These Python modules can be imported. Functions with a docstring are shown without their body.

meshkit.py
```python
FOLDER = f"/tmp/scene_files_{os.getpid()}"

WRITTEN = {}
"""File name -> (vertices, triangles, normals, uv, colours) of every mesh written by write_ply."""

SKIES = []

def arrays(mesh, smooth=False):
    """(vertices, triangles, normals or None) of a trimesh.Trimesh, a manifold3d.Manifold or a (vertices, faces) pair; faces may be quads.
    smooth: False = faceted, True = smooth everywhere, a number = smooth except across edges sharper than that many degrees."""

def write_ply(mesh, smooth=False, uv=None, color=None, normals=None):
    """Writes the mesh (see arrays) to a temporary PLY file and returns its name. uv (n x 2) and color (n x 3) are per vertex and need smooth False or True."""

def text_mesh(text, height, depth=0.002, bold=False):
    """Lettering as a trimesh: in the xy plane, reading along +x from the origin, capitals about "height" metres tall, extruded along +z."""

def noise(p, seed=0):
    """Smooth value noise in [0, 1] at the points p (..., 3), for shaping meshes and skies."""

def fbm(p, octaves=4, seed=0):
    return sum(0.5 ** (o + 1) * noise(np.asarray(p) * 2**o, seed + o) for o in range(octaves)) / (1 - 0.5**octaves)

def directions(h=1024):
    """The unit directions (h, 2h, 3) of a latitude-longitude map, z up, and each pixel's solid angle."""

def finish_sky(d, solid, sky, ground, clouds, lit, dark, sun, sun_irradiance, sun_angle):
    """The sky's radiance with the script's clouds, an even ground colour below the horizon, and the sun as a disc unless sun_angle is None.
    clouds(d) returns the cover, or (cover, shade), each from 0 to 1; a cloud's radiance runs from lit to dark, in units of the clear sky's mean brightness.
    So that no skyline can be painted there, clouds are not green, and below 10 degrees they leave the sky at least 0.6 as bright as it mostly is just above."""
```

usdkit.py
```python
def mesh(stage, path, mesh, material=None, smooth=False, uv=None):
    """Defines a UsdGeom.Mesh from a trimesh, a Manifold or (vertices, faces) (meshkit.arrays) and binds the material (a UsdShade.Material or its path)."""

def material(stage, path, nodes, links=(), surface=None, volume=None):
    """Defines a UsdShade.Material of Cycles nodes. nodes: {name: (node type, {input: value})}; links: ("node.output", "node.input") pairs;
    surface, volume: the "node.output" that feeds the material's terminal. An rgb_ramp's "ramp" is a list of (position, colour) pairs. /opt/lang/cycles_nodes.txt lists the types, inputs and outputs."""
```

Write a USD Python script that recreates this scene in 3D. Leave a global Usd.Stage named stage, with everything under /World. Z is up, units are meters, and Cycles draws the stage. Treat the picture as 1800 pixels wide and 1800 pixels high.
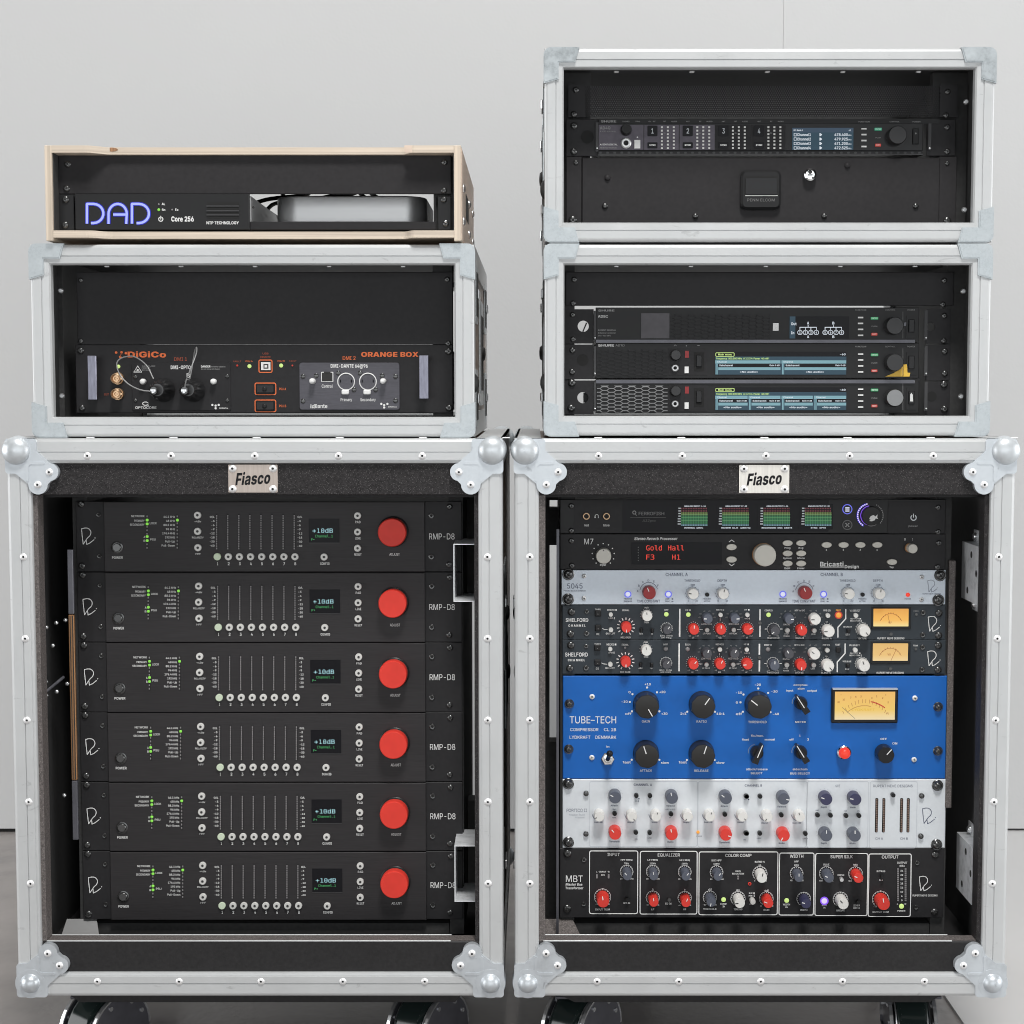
import math, glob, random
import numpy as np, trimesh, usdkit, meshkit
from pxr import Usd, UsdGeom, UsdLux, UsdShade, Gf, Sdf
from shapely.geometry import Polygon, LineString, Point, box as sbox
from shapely import affinity, union_all
from PIL import Image, ImageDraw, ImageFont
random.seed(7); RNG = np.random.default_rng(7)
stage = Usd.Stage.CreateInMemory()
UsdGeom.SetStageUpAxis(stage, 'Z'); UsdGeom.SetStageMetersPerUnit(stage, 1.0)
UsdGeom.Xform.Define(stage, '/World'); UsdGeom.Scope.Define(stage, '/World/Looks')
PI = math.pi
# ------------------------------------------------------------------ camera
FPX, VX, VY, DC, ZC = 2940.0, 940.0, 690.0, 2.0, 0.93     # focal length in photo pixels, vanishing point, distance, eye height
TH = math.atan((900 - VY) / FPX)
cam = UsdGeom.Camera.Define(stage, '/World/camera')
cam.AddTranslateOp().Set(Gf.Vec3d(0, -DC, ZC)); cam.AddRotateXOp().Set(90 - math.degrees(TH))
cam.CreateHorizontalApertureAttr(36.0); cam.CreateVerticalApertureAttr(36.0)
cam.CreateFocalLengthAttr(36.0 * FPX / 1800); cam.CreateHorizontalApertureOffsetAttr(-(VX - 900) / 1800 * 36.0)
cam.CreateClippingRangeAttr(Gf.Vec2f(0.05, 100)); cam.CreateExposureAttr(-0.12)
def P(px, py, Y):
    """The point on the plane y = Y (metres) that the photograph shows at pixel (px, py)."""
    a, b = (px - VX) / FPX, (900 - py) / FPX
    dy, dz = math.cos(TH) + b * math.sin(TH), -math.sin(TH) + b * math.cos(TH)
    t = (Y + DC) / dy
    return np.array([a * t, Y, ZC + dz * t])
def mpp(px, py, Y): return (P(px + 1, py, Y) - P(px, py, Y))[0]
# ------------------------------------------------------------------ lights (ceiling lamps and added fills; indoors, so no sky)
WALL_AT, LAMPS, YP = 1.8, {}, .085
def rect_light(name, pos, target, w, h, power, col=(1, 1, 1)):
    LAMPS[name] = LAMPS.get(name, -1) + 1
    l = UsdLux.RectLight.Define(stage, '/World/' + name + (f'_{LAMPS[name]:03d}' if LAMPS[name] else ''))
    z = np.array(pos, float) - np.array(target, float); z /= np.linalg.norm(z)
    x = np.cross([0, 0, 1.0], z); x /= np.linalg.norm(x); y = np.cross(z, x)
    m = Gf.Matrix4d(*x, 0, *y, 0, *z, 0, *map(float, pos), 1)
    l.AddTransformOp().Set(m); l.CreateWidthAttr(w); l.CreateHeightAttr(h)
    l.CreateIntensityAttr(power); l.CreateColorAttr(Gf.Vec3f(*col)); l.CreateNormalizeAttr(False)
KEY, FILL, WALLK, SIDE = 84.0, 2.1, 0.45, 4.6
rect_light('ceiling_lamp', (0.32, -2.1, 4.7), (0.05, 0.05, 0.62), 0.9, 0.9, KEY, (1, 0.985, 0.965))
rect_light('window_light', (0.2, -4.6, 1.12), (0, 0, 0.7), 5.8, 2.1, FILL, (0.95, 0.98, 1.0))  # added broad fill from behind the viewer
rect_light('ceiling_panels', (0.1, -0.5, 3.5), (0.1, -0.501, 0), 5.5, 4.2, WALLK, (1, 0.99, 0.985))
for sx in (-1, 1): rect_light('side_window', (sx * 4.4, -0.4, 1.15), (0, WALL_AT, 0.4), 3.8, 2.1, SIDE, (0.98, 0.99, 1.0))  # added side fills that brighten the lower wall
# ------------------------------------------------------------------ materials
M = {}
def mat(name, col, rough=0.5, metal=0.0, spec=0.5, emit=None, es=1.0, noise=None, bump=None, speck=None, coat=0.0, ramp=None, rn=0.0, var=0.0, wear=None):
    """noise: (scale3, amount) brushed or mottled colour; speck: (scale, colour, size) voronoi specks; bump: (scale3, distance)."""
    n = {'p': ('principled_bsdf', dict(base_color=col, roughness=rough, metallic=metal, specular_ior_level=spec, coat_weight=coat))}
    L = []
    if emit is not None: n['p'][1].update(emission_color=emit, emission_strength=es)
    if noise or bump or speck or rn: n['g'] = ('geometry', {})
    last = None
    if noise:
        n['m1'] = ('mapping', dict(scale=noise[0])); n['n1'] = ('noise_texture', dict(scale=1.0, detail=4.0, roughness=0.6))
        c = np.array(col); a = noise[1]
        n['r1'] = ('rgb_ramp', dict(ramp=[(0.25, tuple(np.clip(c * (1 - a), 0, 1))), (0.75, tuple(np.clip(c * (1 + a), 0, 1)))]))
        L += [('g.position', 'm1.vector'), ('m1.vector', 'n1.vector'), ('n1.fac', 'r1.fac')]
        last = 'r1.color'
        if rn:
            n['mr'] = ('map_range', dict(from_min=0.3, from_max=0.7, to_min=max(rough - rn, 0.02), to_max=rough + rn))
            L += [('n1.fac', 'mr.value'), ('mr.result', 'p.roughness')]
    if speck:
        n['v'] = ('voronoi_texture', dict(scale=speck[0])); n['vl'] = ('math', dict(math_type='less_than', value2=speck[2]))
        n['mx'] = ('mix', dict(color1=col, color2=speck[1]))
        L += [('g.position', 'v.vector'), ('v.distance', 'vl.value1'), ('vl.value', 'mx.fac')]
        if last: L += [(last, 'mx.color1')]
        last = 'mx.color'
    if wear:
        n['m3'] = ('mapping', dict(scale=wear[0])); n['n3'] = ('noise_texture', dict(scale=1.0, detail=6.0, roughness=0.7, distortion=0.6)); n['r3'] = ('rgb_ramp', dict(ramp=[(wear[1] - .05, (wear[2],) * 3), (wear[1] + .03, (1, 1, 1))])); n['x3'] = ('mix', dict(mix_type='multiply', fac=1.0, color1=col))
        if 'g' not in n: n['g'] = ('geometry', {})
        L += [('g.position', 'm3.vector'), ('m3.vector', 'n3.vector'), ('n3.fac', 'r3.fac'), ('r3.color', 'x3.color2')]
        if last: L += [(last, 'x3.color1')]
        last = 'x3.color'
    if var:
        n['oi'] = ('object_info', {}); n['vm'] = ('map_range', dict(from_min=0, from_max=1, to_min=1 - var, to_max=1 + var))
        n['hs'] = ('hsv', dict(color=col)); L += [('oi.random', 'vm.value'), ('vm.result', 'hs.value')]
        if last: L += [(last, 'hs.color')]
        last = 'hs.color'
    if last: L.append((last, 'p.base_color'))
    if bump:
        n['m2'] = ('mapping', dict(scale=bump[0])); n['n2'] = ('noise_texture', dict(scale=1.0, detail=3.0))
        n['b'] = ('bump', dict(distance=bump[1], strength=1.0))
        L += [('g.position', 'm2.vector'), ('m2.vector', 'n2.vector'), ('n2.fac', 'b.height'), ('b.normal', 'p.normal')]
    M[name] = usdkit.material(stage, '/World/Looks/' + name, n, L, surface='p.BSDF')
mat('wall_paint', (0.495, 0.5, 0.502), 0.75, noise=((1.2, 1.2, 1.2), 0.015), bump=((160, 160, 160), 0.0002))
mat('gap_dark', (0.03, 0.03, 0.03), 0.9)
mat('concrete', (0.27, 0.25, 0.24), 0.36, noise=((5, 5, 5), 0.38), bump=((90, 90, 90), 0.0004), rn=0.12)
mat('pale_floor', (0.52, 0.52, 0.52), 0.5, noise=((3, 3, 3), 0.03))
mat('alu', (0.555, 0.567, 0.57), 0.42, 0.25, wear=((38, 60, 95), 0.345, 0.78), rn=0.06, noise=((14, 14, 14), 0.06), bump=((60, 60, 60), 0.0001))
mat('alu_groove', (0.35, 0.36, 0.37), 0.5, 0.5)
mat('zinc', (0.46, 0.495, 0.51), 0.36, 0.6, noise=((75, 75, 75), 0.25), rn=0.12)
mat('zinc_plate', (0.57, 0.605, 0.635), 0.38, 0.5, wear=((70, 70, 70), 0.34, 0.7), noise=((28, 28, 28), 0.12), rn=0.08)
mat('ball_steel', (0.62, 0.655, 0.68), 0.36, 0.4, noise=((30, 30, 30), 0.06), rn=0.08)
mat('bracket_zinc', (0.78, 0.80, 0.82), 0.36, 0.3, noise=((60, 60, 60), 0.12), rn=0.08)
mat('shiny_black', (0.02, 0.02, 0.021), 0.2, spec=0.7)
mat('steel', (0.72, 0.73, 0.74), 0.25, 0.9)
mat('rivet', (0.85, 0.85, 0.85), 0.42, 0.4)
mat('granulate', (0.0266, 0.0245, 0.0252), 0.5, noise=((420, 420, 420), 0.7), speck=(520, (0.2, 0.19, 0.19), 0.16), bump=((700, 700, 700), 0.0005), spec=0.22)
mat('granulate_lit', (0.12, 0.105, 0.1), 0.6, noise=((420, 420, 420), 0.6), speck=(520, (0.3, 0.27, 0.26), 0.2), bump=((600, 600, 600), 0.0006))  # paler copy of granulate, with the light on the boards put into its colour
mat('dark_laminate', (0.0238, 0.0231, 0.0238), 0.45, noise=((260, 260, 260), 0.25), bump=((500, 500, 500), 0.0001), spec=0.22)
mat('inner_black', (0.045, 0.045, 0.045), 0.6, noise=((200, 200, 200), 0.2), spec=0.3)
mat('brown_ply', (0.30, 0.21, 0.15), 0.45, noise=((4, 60, 90), 0.25), bump=((1, 300, 300), 0.0004))
mat('black_panel', (0.021, 0.0203, 0.0217), 0.45, noise=((180, 180, 180), 0.12), bump=((900, 900, 900), 0.00006), spec=0.22)
mat('black_panel_soft', (0.0252, 0.0238, 0.0252), 0.55, noise=((180, 180, 180), 0.14), speck=(260, (0.09, 0.085, 0.085), 0.03), spec=0.22)
mat('black_brushed', (0.0305, 0.0285, 0.0298), 0.42, 0.12, noise=((40, 40, 900), 0.16), bump=((30, 30, 1400), 0.00008), var=0.08, spec=0.25)
mat('black_gloss', (0.018, 0.018, 0.019), 0.18, spec=0.2)
mat('black_plastic', (0.0168, 0.0168, 0.0175), 0.35, spec=0.22)
mat('black_matte', (0.022, 0.022, 0.022), 0.7, spec=0.15)
mat('rubber', (0.018, 0.018, 0.018), 0.6)
mat('black_screw', (0.11, 0.11, 0.11), 0.2, 0.8)
mat('dark_chassis', (0.05, 0.05, 0.052), 0.5, 0.3)
mat('grey_chassis', (0.42, 0.42, 0.42), 0.4, 0.5)
mat('gunmetal', (0.10, 0.10, 0.115), 0.35, 0.5, noise=((60, 60, 60), 0.15))
mat('graphite_plate', (0.082, 0.08, 0.094), 0.45, 0.25, noise=((80, 80, 500), 0.15), bump=((60, 60, 900), 0.00006))
mat('lit_plate', (0.085, 0.075, 0.094), 0.4, 0.3, noise=((120, 20, 120), 0.2))
mat('handle_blue', (0.22, 0.22, 0.27), 0.32, 0.75, noise=((400, 50, 60), 0.25))
mat('sky_grey', (0.66, 0.725, 0.80), 0.42, 0.1, noise=((200, 200, 200), 0.04))
mat('portico_white', (0.70, 0.735, 0.765), 0.42, 0.1, wear=((30, 30, 30), 0.27, 0.85), noise=((200, 200, 200), 0.03))
mat('slate', (0.034, 0.0425, 0.051), 0.42, noise=((60, 60, 60), 0.1), spec=0.25)
mat('blue_paint', (0.006, 0.118, 0.455), 0.42, spec=0.3, wear=((22, 22, 22), 0.27, 0.8), rn=0.08, noise=((40, 40, 40), 0.06), bump=((500, 500, 500), 0.00005))
mat('red_knob', (0.68, 0.038, 0.025), 0.45)
mat('red_cap', (0.74, 0.048, 0.033), 0.4, spec=0.28, noise=((60, 60, 60), 0.06))
mat('dark_red_knob', (0.26, 0.012, 0.014), 0.4)
mat('slate_knob', (0.085, 0.095, 0.125), 0.4)
mat('navy_knob', (0.035, 0.035, 0.085), 0.4)
mat('grey_knob', (0.06, 0.06, 0.07), 0.4)
mat('white_knob', (0.72, 0.71, 0.68), 0.4)
mat('beige_knob', (0.62, 0.60, 0.54), 0.4)
mat('silver_knob', (0.2, 0.2, 0.2), 0.3, 0.9)
mat('knob_dark_metal', (0.035, 0.035, 0.036), 0.3, 0.3, spec=0.3)
mat('reflection_tone', (0.05, 0.044, 0.053), 0.35, noise=((60, 30, 60), 0.3))
mat('grille_lit', (0.22, 0.22, 0.22), 0.4, 0.4)  # paler grille tone, painted for the one in direct light
mat('button_white', (0.66, 0.655, 0.63), 0.35, 0.1)
mat('button_hole', (0.03, 0.03, 0.03), 0.5)
mat('ink_white', (0.80, 0.80, 0.79), 0.6)
mat('ink_grey', (0.32, 0.32, 0.32), 0.6)
mat('ink_dim', (0.13, 0.13, 0.13), 0.6)
mat('ink_navy', (0.05, 0.06, 0.12), 0.6)
mat('ink_black', (0.016, 0.016, 0.018), 0.6, spec=0.1)
mat('cord_grey', (0.2, 0.2, 0.2), 0.4)
mat('knob_black', (0.02, 0.019, 0.018), 0.3, spec=0.35)
mat('ink_orange', (0.75, 0.16, 0.045), 0.6)
mat('ink_dim_orange', (0.35, 0.07, 0.03), 0.6)
mat('ink_faint', (0.50, 0.53, 0.57), 0.6)
mat('silver', (0.72, 0.72, 0.72), 0.42, 0.75, bump=((900, 900, 900), 0.00004))
mat('gold', (0.62, 0.42, 0.26), 0.28, 0.9)
mat('brass', (0.32, 0.17, 0.08), 0.4, 0.7, noise=((300, 300, 4), 0.2))
mat('chrome', (0.8, 0.8, 0.8), 0.12, 1.0)
mat('led_off', (0.24, 0.23, 0.235), 0.25)
mat('led_off_amber', (0.2, 0.13, 0.1), 0.3)
mat('yellow_ink', (0.80, 0.50, 0.06), 0.5)
mat('tyre_green', (0.012, 0.019, 0.018), 0.14)
mat('screen_black', (0.010, 0.010, 0.012), 0.2, spec=0.12)
mat('plywood', (0.62, 0.53, 0.43), 0.5, noise=((3, 3, 380), 0.26), bump=((20, 20, 500), 0.0002))
mat('plywood_upright', (0.60, 0.51, 0.41), 0.5, noise=((420, 3, 3), 0.34), bump=((500, 20, 20), 0.0002))
mat('plywood_face', (0.66, 0.53, 0.43), 0.45, noise=((25, 4, 60), 0.18))
mat('knot', (0.34, 0.18, 0.09), 0.5, noise=((600, 600, 60), 0.4))
mat('badge', (0.42, 0.36, 0.32), 0.32, 0.8, noise=((500, 20, 20), 0.12))
mat('badge_pale', (0.66, 0.63, 0.58), 0.34, 0.75, noise=((500, 20, 20), 0.1))
def emi(name, col, es=1.0): mat(name, tuple(0.2 * c for c in col), 0.4, emit=col, es=es)
emi('glow_blue_text', (0.42, 0.48, 1.0), 0.9); emi('glow_blue_edge', (0.02, 0.03, 0.75), 0.5)
emi('glow_green', (0.35, 1.0, 0.12), 0.62); mat('glow_green_pale', (0.52, 0.58, 0.47), 0.35, emit=(0.55, 0.8, 0.4), es=0.12)
emi('glow_lime', (0.75, 1.0, 0.32), 0.75)
emi('glow_cyan', (0.45, 0.80, 0.88), 0.65); emi('glow_text_green', (0.10, 0.62, 0.20), 0.5)
emi('glow_white', (0.85, 0.92, 1.0), 0.75); emi('glow_soft_white', (0.8, 0.85, 0.9), 0.35)
emi('glow_red', (1.0, 0.06, 0.03), 0.8); emi('glow_red_dim', (0.9, 0.08, 0.05), 0.45)
emi('glow_orange', (1.0, 0.42, 0.06), 0.8); emi('glow_enter', (0.04, 0.62, 0.22), 0.42); emi('glow_enter_teal', (0.06, 0.62, 0.36), 0.42)
emi('screen_navy', (0.06, 0.12, 0.2), 0.35); emi('screen_teal', (0.03, 0.14, 0.16), 0.4); emi('screen_bar', (0.25, 0.48, 0.55), 0.62); emi('screen_deep', (0.02, 0.075, 0.12), 0.5)
emi('meter_green', (0.03, 0.22, 0.08), 0.6); emi('meter_olive', (0.17, 0.24, 0.06), 0.6); emi('meter_red', (0.28, 0.05, 0.07), 0.5); emi('meter_line', (0.2, 0.5, 0.2), 0.5)
emi('glow_violet', (0.30, 0.12, 1.0), 0.9); emi('glow_lilac', (0.85, 0.72, 1.0), 0.9); emi('glow_ring_blue', (0.16, 0.18, 0.9), 0.8); emi('glow_pale_blue', (0.80, 0.82, 1.0), 0.8)
def vu_mat(name, lo, mid, hi, z0, z1, es):
    """Backlit meter face: brightest near the lamps at its foot."""
    n = {'g': ('geometry', {}), 's': ('separate_xyz', {}), 'm': ('map_range', dict(from_min=z0, from_max=z1)), 'r': ('rgb_ramp', dict(ramp=[(0.0, lo), (0.35, mid), (1.0, hi)])),
         'p': ('principled_bsdf', dict(base_color=(0.3, 0.2, 0.08), roughness=0.4, emission_strength=es))}
    M[name] = usdkit.material(stage, '/World/Looks/' + name, n, [('g.position', 's.vector'), ('s.z', 'm.value'), ('m.result', 'r.fac'), ('r.color', 'p.emission_color')], surface='p.BSDF')
# ------------------------------------------------------------------ mesh helpers: (vertices, triangles)
def cat(ms):
    V, Fc, n = [], [], 0
    for v, f in ms:
        V.append(v); Fc.append(np.asarray(f) + n); n += len(v)
    return np.vstack(V), np.vstack(Fc)
def mv(m, x=0, y=0, z=0): return m[0] + np.array([x, y, z]), m[1]
def quads(q): q = np.asarray(q); return np.vstack([q[:, [0, 1, 2]], q[:, [0, 2, 3]]])
def lathe(prof, n=24, ripple=None):
    """Turned about the axis that points at the viewer (-y). prof: (radius, height off the panel), foot to top."""
    t = np.arange(n) * 2 * PI / n; V = []
    for i, (r, d) in enumerate(prof):
        rr = r * (1 + ripple[i] * np.cos(t * ripple[-1])) if ripple else np.full(n, r)
        V.append(np.stack([rr * np.cos(t), np.full(n, -d), rr * np.sin(t)], 1))
    q = []
    j = np.arange(n); k = (j + 1) % n
    for i in range(len(prof) - 1): q.append(np.stack([i * n + j, i * n + k, (i + 1) * n + k, (i + 1) * n + j], 1))
    f = quads(np.vstack(q)); V = np.vstack(V)
    if prof[-1][0] > 1e-9:
        b = (len(prof) - 1) * n; c = len(V); V = np.vstack([V, [[0, -prof[-1][1], 0]]])
        f = np.vstack([f, np.stack([b + j, b + k, np.full(n, c)], 1)])
    else:
        v2 = np.array(V)
        f = f[[len({tuple(np.round(v2[a], 9)) for a in t3}) == 3 for t3 in f]] if False else f
    return V, f
def loft(rings, cap=True):
    n = len(rings[0]); V = np.vstack(rings); q = []; j = np.arange(n); k = (j + 1) % n
    for i in range(len(rings) - 1): q.append(np.stack([i * n + j, i * n + k, (i + 1) * n + k, (i + 1) * n + j], 1))
    f = quads(np.vstack(q))
    if cap:
        b = (len(rings) - 1) * n; c = len(V); V = np.vstack([V, [rings[-1].mean(0)]])
        f = np.vstack([f, np.stack([b + j, b + k, np.full(n, c)], 1)])
    return V, f
def rr_ring(w, h, r, d, n=4):
    r = max(min(r, w / 2 - 1e-6, h / 2 - 1e-6), 1e-6); p = []
    for cx, cz, a0 in ((w / 2 - r, h / 2 - r, 0), (-w / 2 + r, h / 2 - r, 90), (-w / 2 + r, -h / 2 + r, 180), (w / 2 - r, -h / 2 + r, 270)):
        for i in range(n + 1):
            a = math.radians(a0 + 90 * i / n); p.append((cx + r * math.cos(a), -d, cz + r * math.sin(a)))
    return np.array(p)
def plate(w, h, d0, d1, r=0.0, bev=0.0, n=3):
    """A plate facing the viewer, from d0 to d1 off the panel, corner radius r and an edge bevel."""
    rings = [rr_ring(w, h, r, d0, n)]
    if bev: rings += [rr_ring(w, h, r, d1 - bev, n), rr_ring(w - 2 * bev, h - 2 * bev, max(r - bev, 0), d1, n)]
    else: rings += [rr_ring(w, h, r, d1, n)]
    return loft(rings)
def cbox(x0, x1, y0, y1, z0, z1, b=0.0):
    if b <= 0:
        V = np.array([(x, y, z) for x in (x0, x1) for y in (y0, y1) for z in (z0, z1)], float)
        F = quads([(0, 1, 3, 2), (4, 6, 7, 5), (0, 4, 5, 1), (2, 3, 7, 6), (0, 2, 6, 4), (1, 5, 7, 3)]); return V, F
    pts = []
    for sx in (0, 1):
        for sy in (0, 1):
            for sz in (0, 1):
                x, y, z = (x0, x1)[sx], (y0, y1)[sy], (z0, z1)[sz]; dx, dy, dz = (b, -b)[sx], (b, -b)[sy], (b, -b)[sz]
                pts += [(x, y + dy, z + dz), (x + dx, y, z + dz), (x + dx, y + dy, z)]
    h = trimesh.convex.convex_hull(np.array(pts)); return np.array(h.vertices), np.array(h.faces)
def polys(g): return [p for p in getattr(g, 'geoms', [g]) if p.geom_type == 'Polygon' and p.area > 0]
def flat(poly, d):
    out = []
    for p in polys(poly):
        v, f = trimesh.creation.triangulate_polygon(p, engine='earcut')
        v = np.asarray(v); out.append((np.stack([v[:, 0], np.full(len(v), -d), v[:, 1]], 1), np.asarray(f)))
    return cat(out)
def extrude(poly, d0, d1):
    """Polygon in (x, z) with a front face at d1 and walls back to d0."""
    out = [flat(poly, d1)]
    for p in polys(poly):
        for r in (p.exterior, *p.interiors):
            c = np.array(r.coords)[:-1]; n = len(c); j = np.arange(n); k = (j + 1) % n
            V = np.vstack([np.stack([c[:, 0], np.full(n, -d0), c[:, 1]], 1), np.stack([c[:, 0], np.full(n, -d1), c[:, 1]], 1)])
            q = np.stack([j, k, k + n, j + n], 1)
            if not r.is_ccw: pass
            out.append((V, quads(q)))
    return cat(out)
def tube(pts, r, n=8):
    pts = np.asarray(pts, float); out = []; up = np.array([0.3, 0.2, 0.93])
    T = np.gradient(pts, axis=0); T /= np.linalg.norm(T, axis=1, keepdims=True)
    for p, t in zip(pts, T):
        a = np.cross(t, up); a /= np.linalg.norm(a); b = np.cross(t, a); w = np.arange(n) * 2 * PI / n
        out.append(p + r * (np.cos(w)[:, None] * a + np.sin(w)[:, None] * b))
    return loft(out)
def spline(pts, n=40):
    pts = np.asarray(pts, float); P_ = np.vstack([2 * pts[0] - pts[1], pts, 2 * pts[-1] - pts[-2]]); out = []
    for i in range(len(pts) - 1):
        for t in np.linspace(0, 1, max(3, n // (len(pts) - 1)), endpoint=False):
            a, b, c, d = P_[i:i + 4]
            out.append(0.5 * ((2 * b) + (c - a) * t + (2 * a - 5 * b + 4 * c - d) * t * t + (3 * b - a - 3 * c + d) * t ** 3))
    return np.array(out + [pts[-1]])
def rotxz(m, deg):
    a = math.radians(deg); c, s = math.cos(a), math.sin(a); v = m[0]
    return np.stack([v[:, 0] * c - v[:, 2] * s, v[:, 1], v[:, 0] * s + v[:, 2] * c], 1), m[1]
def rotz(m, deg):
    a = math.radians(deg); c, s = math.cos(a), math.sin(a); v = m[0]
    return np.stack([v[:, 0] * c - v[:, 1] * s, v[:, 0] * s + v[:, 1] * c, v[:, 2]], 1), m[1]
FONTS = {k: glob.glob('/opt/blender-*/*/datafiles/fonts/' + k)[0] for k in ('Inter.woff2', 'DejaVuSansMono.woff2')}
_glyph = {}
def glyphs(s, wt=450, mono=False, fine=True):
    key = (s, wt, mono, fine)
    if key in _glyph: return _glyph[key]
    size = 84 if fine else 56
    f = ImageFont.truetype(FONTS['DejaVuSansMono.woff2' if mono else 'Inter.woff2'], size)
    if not mono:
        try: f.set_variation_by_axes([14, wt])
        except Exception: pass
    x0, y0, x1, y1 = f.getbbox(s, anchor='ls')
    im = Image.new('L', (x1 - x0 + 8, y1 - y0 + 8)); ImageDraw.Draw(im).text((4 - x0, 4 - y0), s, 255, f, anchor='ls')
    on = np.pad(np.asarray(im) > 115, ((0, 0), (1, 1))).astype(np.int8)
    rows, st = np.nonzero(np.diff(on, axis=1) == 1); en = np.nonzero(np.diff(on, axis=1) == -1)[1]
    sh = union_all([sbox(a, -r - 1, b, -r) for a, b, r in zip(st, en, rows)])
    sh = sh.buffer(0.45).buffer(-0.45).simplify(0.62 if fine else 0.6)
    cap = 0.728 * size
    sh = affinity.affine_transform(sh, [1 / cap, 0, 0, 1 / cap, 0, (4 - y0) / cap])
    _glyph[key] = sh
    return sh
# ------------------------------------------------------------------ things and parts
_used = {}
def numbered(parent, name):
    k = (parent, name); i = _used.get(k, -1) + 1; _used[k] = i
    return f'{parent}/{name}' if i == 0 else f'{parent}/{name}_{i:03d}'
class Thing:
    def __init__(s, name, label, category, loc=(0, 0, 0), group=None, kind=None):
        s.path = numbered('/World', name); s.loc = np.array(loc, float)
        x = UsdGeom.Xform.Define(stage, s.path); x.AddTranslateOp().Set(Gf.Vec3d(*map(float, s.loc))); s.prim = x.GetPrim()
        for k, v in (('label', label), ('category', category), ('group', group), ('kind', kind)):
            if v: s.prim.SetCustomDataByKey(k, v)
    def part(s, name, m, material, parent=None, smooth=False, label=None, kind=None):
        path = numbered(parent or s.path, name)
        g = usdkit.mesh(stage, path, (m[0] - s.loc, m[1]), M[material], smooth=smooth)
        if label: g.GetPrim().SetCustomDataByKey('label', label)
        if kind: g.GetPrim().SetCustomDataByKey('kind', kind)
        return path
def copy_of(src, name, label, category, loc, group=None):
    path = numbered('/World', name); x = UsdGeom.Xform.Define(stage, path)
    p = x.GetPrim(); p.GetReferences().AddInternalReference(src.path); x.ClearXformOpOrder()
    x.GetPrim().RemoveProperty('xformOp:translate') if False else None
    x.AddTranslateOp().Set(Gf.Vec3d(*map(float, loc))) if not x.GetPrim().HasAttribute('xformOp:translate') else x.GetPrim().GetAttribute('xformOp:translate').Set(Gf.Vec3d(*map(float, loc)))
    x.SetXformOpOrder([UsdGeom.XformOp(x.GetPrim().GetAttribute('xformOp:translate'))])
    for k, v in (('label', label), ('category', category), ('group', group)):
        if v: p.SetCustomDataByKey(k, v)
    p.SetInstanceable(True)
    return p
def struct(name, m, material, kind='structure'):
    path = numbered('/World', name); g = usdkit.mesh(stage, path, m, M[material]); g.GetPrim().SetCustomDataByKey('kind', kind); return path
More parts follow.
